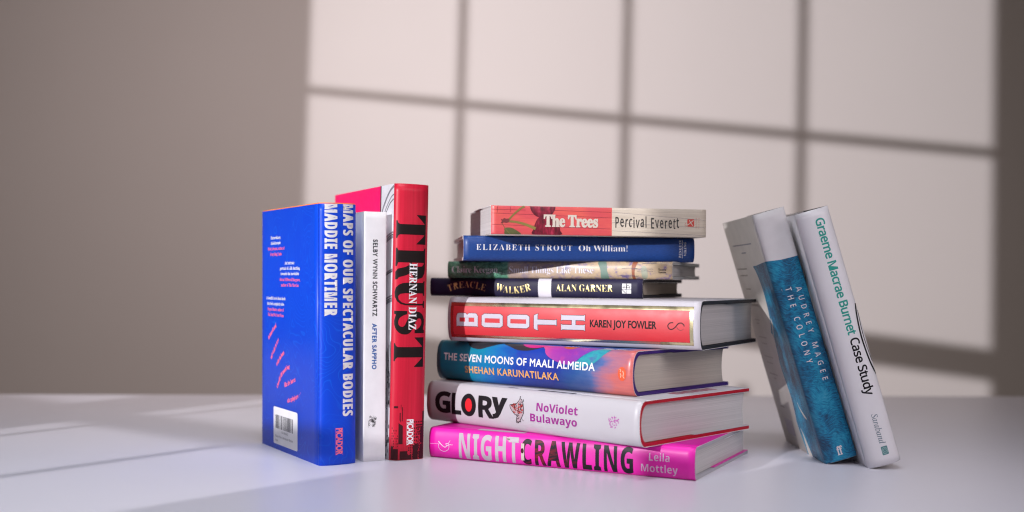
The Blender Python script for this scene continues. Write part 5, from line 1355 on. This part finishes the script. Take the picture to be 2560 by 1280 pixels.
# ------------------------------------------------------------------ 10  royal blue hardback
def william_art(nt, p, s, t):
    n1 = noise(nt, vec(nt, math_(nt, 'MULTIPLY', s, 0.35), math_(nt, 'MULTIPLY', t, 1.6)), 1.0, 4.0, 0.7)
    bump(nt, p, noise(nt, vec(nt, math_(nt, 'MULTIPLY', s, 3.0), math_(nt, 'MULTIPLY', t, 3.0)), 1.0, 2.0), 0.1, 0.0003)
    return ramp(nt, n1, [(0.3, (0.002, 0.030, 0.16)), (0.7, (0.004, 0.055, 0.26))])
WILLIAM = uvmat('cloth_royal_blue', william_art, 0.5, 0.1)
b = Book('hardback_book', 'royal blue cloth hardback lying under the cherry paperback',
         lying(0.1626, 0.9962, -6.5, 0.1704), 0.2068, 0.1346, 0.0219, 0.0028, 0.0030, 2.7, STACK)
b.case(paper('case_white', (0.66, 0.63, 0.62), 0.6), label='white boards showing at the head')
b.pages(PAGES)
b.spine(WILLIAM, label='royal blue spine')
b.cover('back', WILLIAM)
b.cover('front', WILLIAM)
b.flap('back', INK_WHITE, 0.075)
b.flap('front', INK_WHITE, 0.075)
b.headband(BAND, tail=False)
b.print_on('author_lettering', 'spine', text('S', 'ELIZABETH STROUT', 0.0112, 0.0960, 0.0092, 0.0050, -0.00008, 0.09), INK_WHITE)
b.print_on('title_lettering', 'spine', text('S', 'Oh William!', 0.1018, 0.1458, 0.0091, 0.0053, -0.0001), INK_WHITE)
def rot_up(gs, s_base, t0):
    return [[[(s_base - bb, t0 + a) for a, bb in c] for c in g] for g in gs]
b.print_on('publisher_mark', 'spine', rot_up(text('S', 'PENGUIN', 0, 0.0154, 0, 0.0021, 0.0, 0.10), 0.1948, 0.0041) + rot_up(text('S', 'VIKING', 0, 0.0124, 0, 0.0021, 0.0, 0.10), 0.1992, 0.0056) + [[rect(0.1957, 0.1960, 0.0036, 0.0200)]], INK_WHITE)

# ------------------------------------------------------------------ 11  paperback with cherries, top of the stack
def trees_art(nt, p, s, t):
    n1 = noise(nt, vec(nt, math_(nt, 'MULTIPLY', s, 0.03), math_(nt, 'MULTIPLY', t, 0.9)), 1.0, 3.0, 0.6)
    n2 = noise(nt, vec(nt, math_(nt, 'MULTIPLY', s, 0.03), math_(nt, 'MULTIPLY', t, 0.08)), 1.0, 2.0)
    red = mix(nt, ramp(nt, n2, [(0.4, (0, 0, 0)), (0.65, (1, 1, 1))]), (0.62, 0.075, 0.085), (0.70, 0.11, 0.085))
    red = mix(nt, ramp(nt, n1, [(0.35, (0.25, 0.25, 0.25)), (0.6, (0, 0, 0))]), red, (0.45, 0.03, 0.05))
    cream = ramp(nt, n1, [(0.3, (0.55, 0.47, 0.37)), (0.65, (0.67, 0.59, 0.48))])
    k = math_(nt, 'GREATER_THAN', s, 106.2)
    return mix(nt, k, red, cream)
TREES = uvmat('cover_planks', trees_art, 0.42, 0.1)
b = Book('paperback_book', 'paperback with cherries on coral red planks on top of the stack',
         lying(0.1705, 0.9795, -10.6, 0.1923), 0.192, 0.122, 0.0245, 0.0009, 0.0005, 7, STACK, 0.00015)
b.pages(PAGES, 0.0004, 0.0006, 0.0006, 0.0, hard=False)
b.spine(TREES, label='spine with cherries on red and a cream end')
CREAMC = paper('cover_cream', (0.64, 0.58, 0.50), 0.45)
b.cover('back', CREAMC, wrap=False)
b.cover('front', CREAMC, wrap=False, bow=0.0008)
pl = []
for s0, s1, t0, t1 in ((0.0006, 0.1055, 0.0180, 0.0156), (0.0006, 0.1055, 0.0084, 0.0060), (0.055, 0.1055, 0.0212, 0.0204), (0.0006, 0.030, 0.0212, 0.0210)):
    pl.append(stroke([(s0, t0), (s1, t1)], 0.00032))
for s0, t0, t1 in ((0.0052, 0.0185, 0.0240), (0.0165, 0.0188, 0.0240)):
    pl.append(stroke([(s0, t0), (s0 + 0.0002, t1)], 0.0003))
b.print_on('plank_lines', 'spine', pl, paper('ink_plank_red', (0.24, 0.02, 0.035), 0.5), 1)
pc = []
for s0, s1, t0, t1 in ((0.1065, 0.1915, 0.0206, 0.0150), (0.1065, 0.1915, 0.0046, 0.0016), (0.1065, 0.1915, 0.0118, 0.0082)):
    pc.append(stroke([(s0, t0), (s1, t1)], 0.00025))
b.print_on('plank_lines', 'spine', pc, paper('ink_plank_cream', (0.26, 0.21, 0.22), 0.5), 1)
def cherry(cs, ct, r):
    def f(nt, p, s, t):
        dx = math_(nt, 'DIVIDE', math_(nt, 'SUBTRACT', s, cs), r)
        dy = math_(nt, 'DIVIDE', math_(nt, 'SUBTRACT', t, ct), r)
        d = math_(nt, 'ADD', math_(nt, 'MULTIPLY', dx, dx), math_(nt, 'MULTIPLY', dy, dy))
        n1 = noise(nt, vec(nt, math_(nt, 'MULTIPLY', s, 0.35), math_(nt, 'MULTIPLY', t, 0.12)), 1.0, 2.0)
        base = ramp(nt, n1, [(0.35, (0.10, 0.006, 0.014)), (0.55, (0.24, 0.008, 0.03)), (0.7, (0.42, 0.03, 0.07))])
        return mix(nt, ramp(nt, d, [(0.35, (0, 0, 0)), (1.0, (0.8, 0.8, 0.8))]), base, (0.07, 0.004, 0.012))
    return f
b.print_on('cherry_picture', 'spine', [[[(min(x, 1), min(y, 0.0242)) for x, y in ell(0.0448, 0.0252, 0.0112, 0.0108, 180, 360, 24)]]], uvmat('print_cherry', cherry(44.8, 25.2, 11.2), 0.4), 2, label='dark red cherry at the top edge')
b.print_on('cherry_picture', 'spine', [[[(x, max(y, 0.0003)) for x, y in spl(mm([(37.0, 0.3), (36.8, 5), (39.4, 12.4), (43.5, 16.2), (48, 17.0), (54, 14.6), (59, 9), (60.2, 4), (60.2, 0.3)]), 6)]]], uvmat('print_cherry', cherry(48.0, 5.5, 12.5), 0.4), 3, label='large dark red cherry behind the title')
OLIVE = paper('ink_olive', (0.20, 0.15, 0.035), 0.5, mottling=0.15)
b.print_on('stem_picture', 'spine', [stroke(spl(mm([(14.8, 12.0), (20, 17.6), (26, 22.6), (29.0, 24.1)]), 8, False), 0.0014, 0.0017), stroke(spl(mm([(15.0, 11.2), (22, 10.6), (30, 8.6), (38.6, 5.2)]), 8, False), 0.0016, 0.0026)], OLIVE, 4)
b.print_on('stem_picture', 'spine', [[mm([(8.4, 13.2), (10, 12.6), (11.2, 14.0), (13, 13.2), (15, 13.6), (16, 12.2), (15.2, 10.4), (13, 9.8), (11, 10.2), (9.4, 9.4), (8.2, 9.6), (9.2, 11)])]], paper('ink_bark', (0.16, 0.03, 0.03), 0.5), 5)
b.print_on('leaf_picture', 'spine', [[spl(mm([(11.8, 5.4), (17, 5.8), (22, 3.6), (26, 0.4), (19, 0.3), (12.0, 0.3), (11.6, 3)]), 6)], stroke(mm([(9.2, 9.6), (12, 5.4)]), 0.0004)], paper('ink_leaf', (0.085, 0.085, 0.025), 0.5, mottling=0.3), 2)
b.print_on('leaf_picture', 'spine', [stroke(mm([(11.9, 5.2), (14.5, 2.4), (16.4, 0.5)]), 0.00035)], OLIVE, 4)
b.print_on('title_lettering', 'spine', text('S', 'The Trees', 0.0460, 0.0934, 0.0074, 0.0097, 0.00042, -0.01), paper('ink_bone', (0.62, 0.55, 0.46), 0.5), 6)
def jit(i, g):
    r = random.Random(i * 17 + 3)
    dy, an = r.uniform(-0.0007, 0.0006), r.uniform(-0.07, 0.07)
    x = sum(p_[0] for p_ in g[0]) / len(g[0])
    return [[(q_[0] - an * (q_[1] - 0.011), q_[1] + dy) for q_ in c] for c in g]
b.print_on('author_lettering', 'spine', text('N', 'Percival Everett', 0.1095, 0.1668, 0.0078, 0.0090, 0.00016, 0.10, each=jit), paper('ink_pen_black', (0.022, 0.020, 0.020), 0.5), 2)
POPPY = paper('ink_poppy', (0.60, 0.055, 0.035), 0.5)
b.print_on('publisher_mark', 'spine', [[rrect(0.1746, 0.1810, 0.0092, 0.0157, 0.0008)], stroke(spl(mm([(174.6, 9.8), (172.8, 9.8), (172.6, 11.6), (173.4, 12.6)]), 5, False), 0.0003)], POPPY, 2)
b.print_on('mark_lettering', 'spine', [stroke(mm([(174.2, 10.2), (177.6, 12.6), (180.4, 14.9)]), 0.0006), stroke(mm([(176.4, 15), (177.6, 12.6), (179.8, 10)]), 0.0006)], paper('ink_bone', (0.62, 0.55, 0.46), 0.5), 4)
tw = []
for a in (0.1826, 0.1850):
    for i in range(6):
        c = 0.0078 + i * 0.0017
        tw.append(stroke(mm([(a * 1000 - 0.3, c * 1000), (a * 1000 + rnd.uniform(0.6, 1.2), c * 1000 + rnd.uniform(0, 0.6)), (a * 1000 + rnd.uniform(-0.2, 0.5), c * 1000 + 0.9)]), 0.0003))
b.print_on('mark_lettering', 'spine', tw, paper('ink_poppy_pale', (0.60, 0.22, 0.17), 0.5), 2)

# ------------------------------------------------------------------ 12  teal and white hardback leaning on the stack
def colony_art(nt, p, s, t):
    u = math_(nt, 'ADD', math_(nt, 'MULTIPLY', s, 0.16), math_(nt, 'MULTIPLY', t, 0.10))
    bend = noise(nt, vec(nt, math_(nt, 'MULTIPLY', s, 0.018), math_(nt, 'MULTIPLY', t, 0.02)), 1.0, 2.0)
    a = math_(nt, 'ADD', math_(nt, 'MULTIPLY', s, 0.75), math_(nt, 'MULTIPLY', t, -0.22))
    a = math_(nt, 'ADD', a, math_(nt, 'MULTIPLY', bend, 40.0))
    fur = noise(nt, vec(nt, math_(nt, 'MULTIPLY', a, 1.0), math_(nt, 'MULTIPLY', t, 0.22)), 1.0, 5.0, 0.72)
    big = noise(nt, vec(nt, math_(nt, 'MULTIPLY', s, 0.032), math_(nt, 'MULTIPLY', t, 0.05)), 1.0, 3.0, 0.6)
    f = math_(nt, 'ADD', math_(nt, 'MULTIPLY', fur, 0.55), math_(nt, 'MULTIPLY', big, 0.55))
    col = ramp(nt, f, [(0.40, (0.006, 0.025, 0.07)), (0.49, (0.002, 0.085, 0.19)), (0.55, (0.001, 0.17, 0.33)), (0.62, (0.008, 0.28, 0.46)), (0.76, (0.10, 0.36, 0.50))])
    edge = ramp(nt, math_(nt, 'ADD', math_(nt, 'DIVIDE', t, 60.0), 0.5), [(0.20, (0.75, 0.75, 0.75)), (0.42, (0.65, 0.65, 0.65)), (0.62, (0, 0, 0))])
    dk = ramp(nt, big, [(0.36, (0.012, 0.035, 0.085)), (0.7, (0.025, 0.12, 0.24))])
    return mix(nt, edge, col, dk)
SEA = uvmat('print_sea_strokes', colony_art, 0.42, 0.1)
OFFW = paper('jacket_off_white', (0.68, 0.655, 0.66), 0.5, grain=0.05)
OFFB = paper('jacket_off_white_warm', (0.64, 0.595, 0.55), 0.5)
b = Book('hardback_book', 'hardback with sea blue brushed spine and white head leaning against the stack',
         upright(0.2659, 0.9377, 0, 16.83, 0.028), 0.2188, 0.1344, 0.028, 0.004, 0.0020, 3.0, LEANING)
b.case(paper('case_blue_black', (0.02, 0.03, 0.05), 0.6))
b.pages(PAGES)
b.spine(OFFW, label='spine, white above and sea blue below')
b.cover('back', OFFB, label='off white back panel with faint small print')
b.cover('front', OFFW)
b.flap('back', OFFW)
b.flap('front', OFFW)
b.print_on('sea_picture', 'spine', [[[(0.0405, 0.0), (0.0408, 0.002), (0.0424, 0.012), (0.0428, 0.020), (0.0430, 0.028), (0.2187, 0.028), (0.2187, 0.0)]]], SEA, 0)
bk = spl(mm([(40.8, 4.0), (41.5, 16), (43.4, 40), (44.2, 55), (47, 52), (54, 47.2), (66.6, 43.6), (84, 46), (97, 52), (106, 61), (108.5, 57), (122, 58), (136, 62.5), (150, 60.5), (163, 57.0), (174, 58), (184, 60.5), (190, 63), (198, 62), (208, 58.5), (218.7, 56)]), 6, False)
b.print_on('sea_picture', 'back', [[bk + mm([(218.7, 4.0)])]], SEA, 0)
wp = [[spl(mm([(92, 46), (97, 43.8), (108, 53), (118, 56), (109, 55.5), (101, 50)]), 5)], [spl(mm([(168, 38.6), (174, 33.0), (181, 20.5), (182, 24), (179, 31), (173, 37)]), 5)], [spl(mm([(194, 56), (200, 49.5), (210, 44), (218.6, 40), (218.6, 52), (208, 53), (200, 53.5)]), 5)]]
for patch in wp:
    b.print_on('pale_print', 'back', [patch], OFFB, 2)
sm_ = []
def small_print(sv, w0, w1):
    w = w0
    while w > w1:
        k = rnd.uniform(1.2, 3.4)
        sm_.append([mm(rect(sv, sv + 1.1, max(w1, w - k), w))])
        w -= k + 0.7
for sv, w0, w1 in ((45.5, 126, 84), (51.8, 121, 88), (65, 112, 92), (80.5, 118, 84), (95, 114, 94), (98.5, 110, 100), (112, 118, 86), (118, 113, 92), (131, 118, 84), (137, 116, 92), (148, 118, 86), (152, 106, 96), (165, 112, 92), (180, 112, 98)):
    small_print(sv, w0, w1)
b.print_on('small_print', 'back', sm_, paper('ink_brown_grey', (0.44, 0.39, 0.35), 0.6), 1)
tl = []
sm_ = []
small_print(23.0, 117, 36)
small_print(30.5, 86, 68)
b.print_on('small_print', 'back', sm_, paper('ink_slate', (0.44, 0.43, 0.52), 0.6), 1, label='faint blue grey line of print near the head')
b.print_on('faint_stamp', 'back', [[mm(rect(192, 207, 84, 112))]], paper('ink_faint_lilac', (0.50, 0.47, 0.52), 0.6), 1)
WP = paper('ink_warm_white', (0.74, 0.68, 0.70), 0.5)
b.print_on('author_lettering', 'spine', text('K', 'AUDREY MAGEE', 0.0681, 0.1500, 0.0171, 0.0050, -0.00012, 0.34), WP, 2)
b.print_on('title_lettering', 'spine', text('K', 'THE COLONY', 0.0664, 0.1330, 0.0084, 0.0053, -0.00012, 0.36), WP, 2)
ff = boxed(text('S', 'ff', 0, 0.006, 0, 0.006, 0.0001), 0, 0.0050, 0, 0.0078)
b.print_on('publisher_mark', 'spine', [[[(0.2142 - bb, 0.0118 + a) for a, bb in c] for c in g] for g in ff], WP, 2)

# ------------------------------------------------------------------ 13  white hardback with teal and black lettering
CASE = paper('jacket_cool_white', (0.78, 0.76, 0.785), 0.38, 0.2, mottling=0.012)
b = Book('hardback_book', 'white hardback with teal and black letters leaning at the right end',
         upright(0.2960, 0.9190, 0, 16.53, 0.0285), 0.2183, 0.143, 0.0285, 0.0045, 0.0056, 2.3, LEANING)
b.case(paper('case_dark', (0.02, 0.02, 0.025), 0.6))
b.pages(PAGES)
b.spine(CASE, label='rounded white spine')
b.cover('back', CASE)
b.cover('front', CASE)
b.flap('back', CASE)
b.flap('front', CASE)
b.headband(BLACKBOARD)
TEAL = paper('ink_teal', (0.010, 0.33, 0.27), 0.5)
b.print_on('author_lettering', 'spine', text('N', 'Graeme Macrae Burnet', 0.0082, 0.1072, 0.0130, 0.0072, 0.00026, -0.025), TEAL)
b.print_on('title_lettering', 'spine', text('N', 'Case Study', 0.1107, 0.1590, 0.0131, 0.0074, 0.00024, -0.025), INK_BLACK)
b.print_on('curved_lines', 'spine', [stroke(spl(mm([(84, 27.2), (92, 25.2), (108, 23.5), (122, 23.8), (136, 25.4), (145, 27.9)]), 8, False), 0.0015, 0.0015), stroke(spl(mm([(90, 27.6), (106, 25.8), (120, 26.0), (134, 27.5)]), 8, False), 0.0007)], INK_BLACK)
b.print_on('publisher_mark', 'spine', text('I', 'Saraband', 0.1752, 0.2004, 0.0128, 0.0052, 0.00002), paper('ink_grey_blue', (0.14, 0.20, 0.25), 0.5))
pm = b.print_on('publisher_mark', 'spine', [[rrect(0.2028, 0.2100, 0.0129, 0.0183, 0.0007)]], paper('ink_sea', (0.10, 0.25, 0.26), 0.5))
b.print_on('mark_rings', 'spine', [stroke(ell(0.2064, 0.0156, 0.0026, 0.0021, n=24, a1=359), 0.0003), stroke(ell(0.2064, 0.0156, 0.0014, 0.0011, n=20, a1=359), 0.0003)], paper('ink_mist', (0.42, 0.55, 0.55), 0.5), 3, parent=pm)
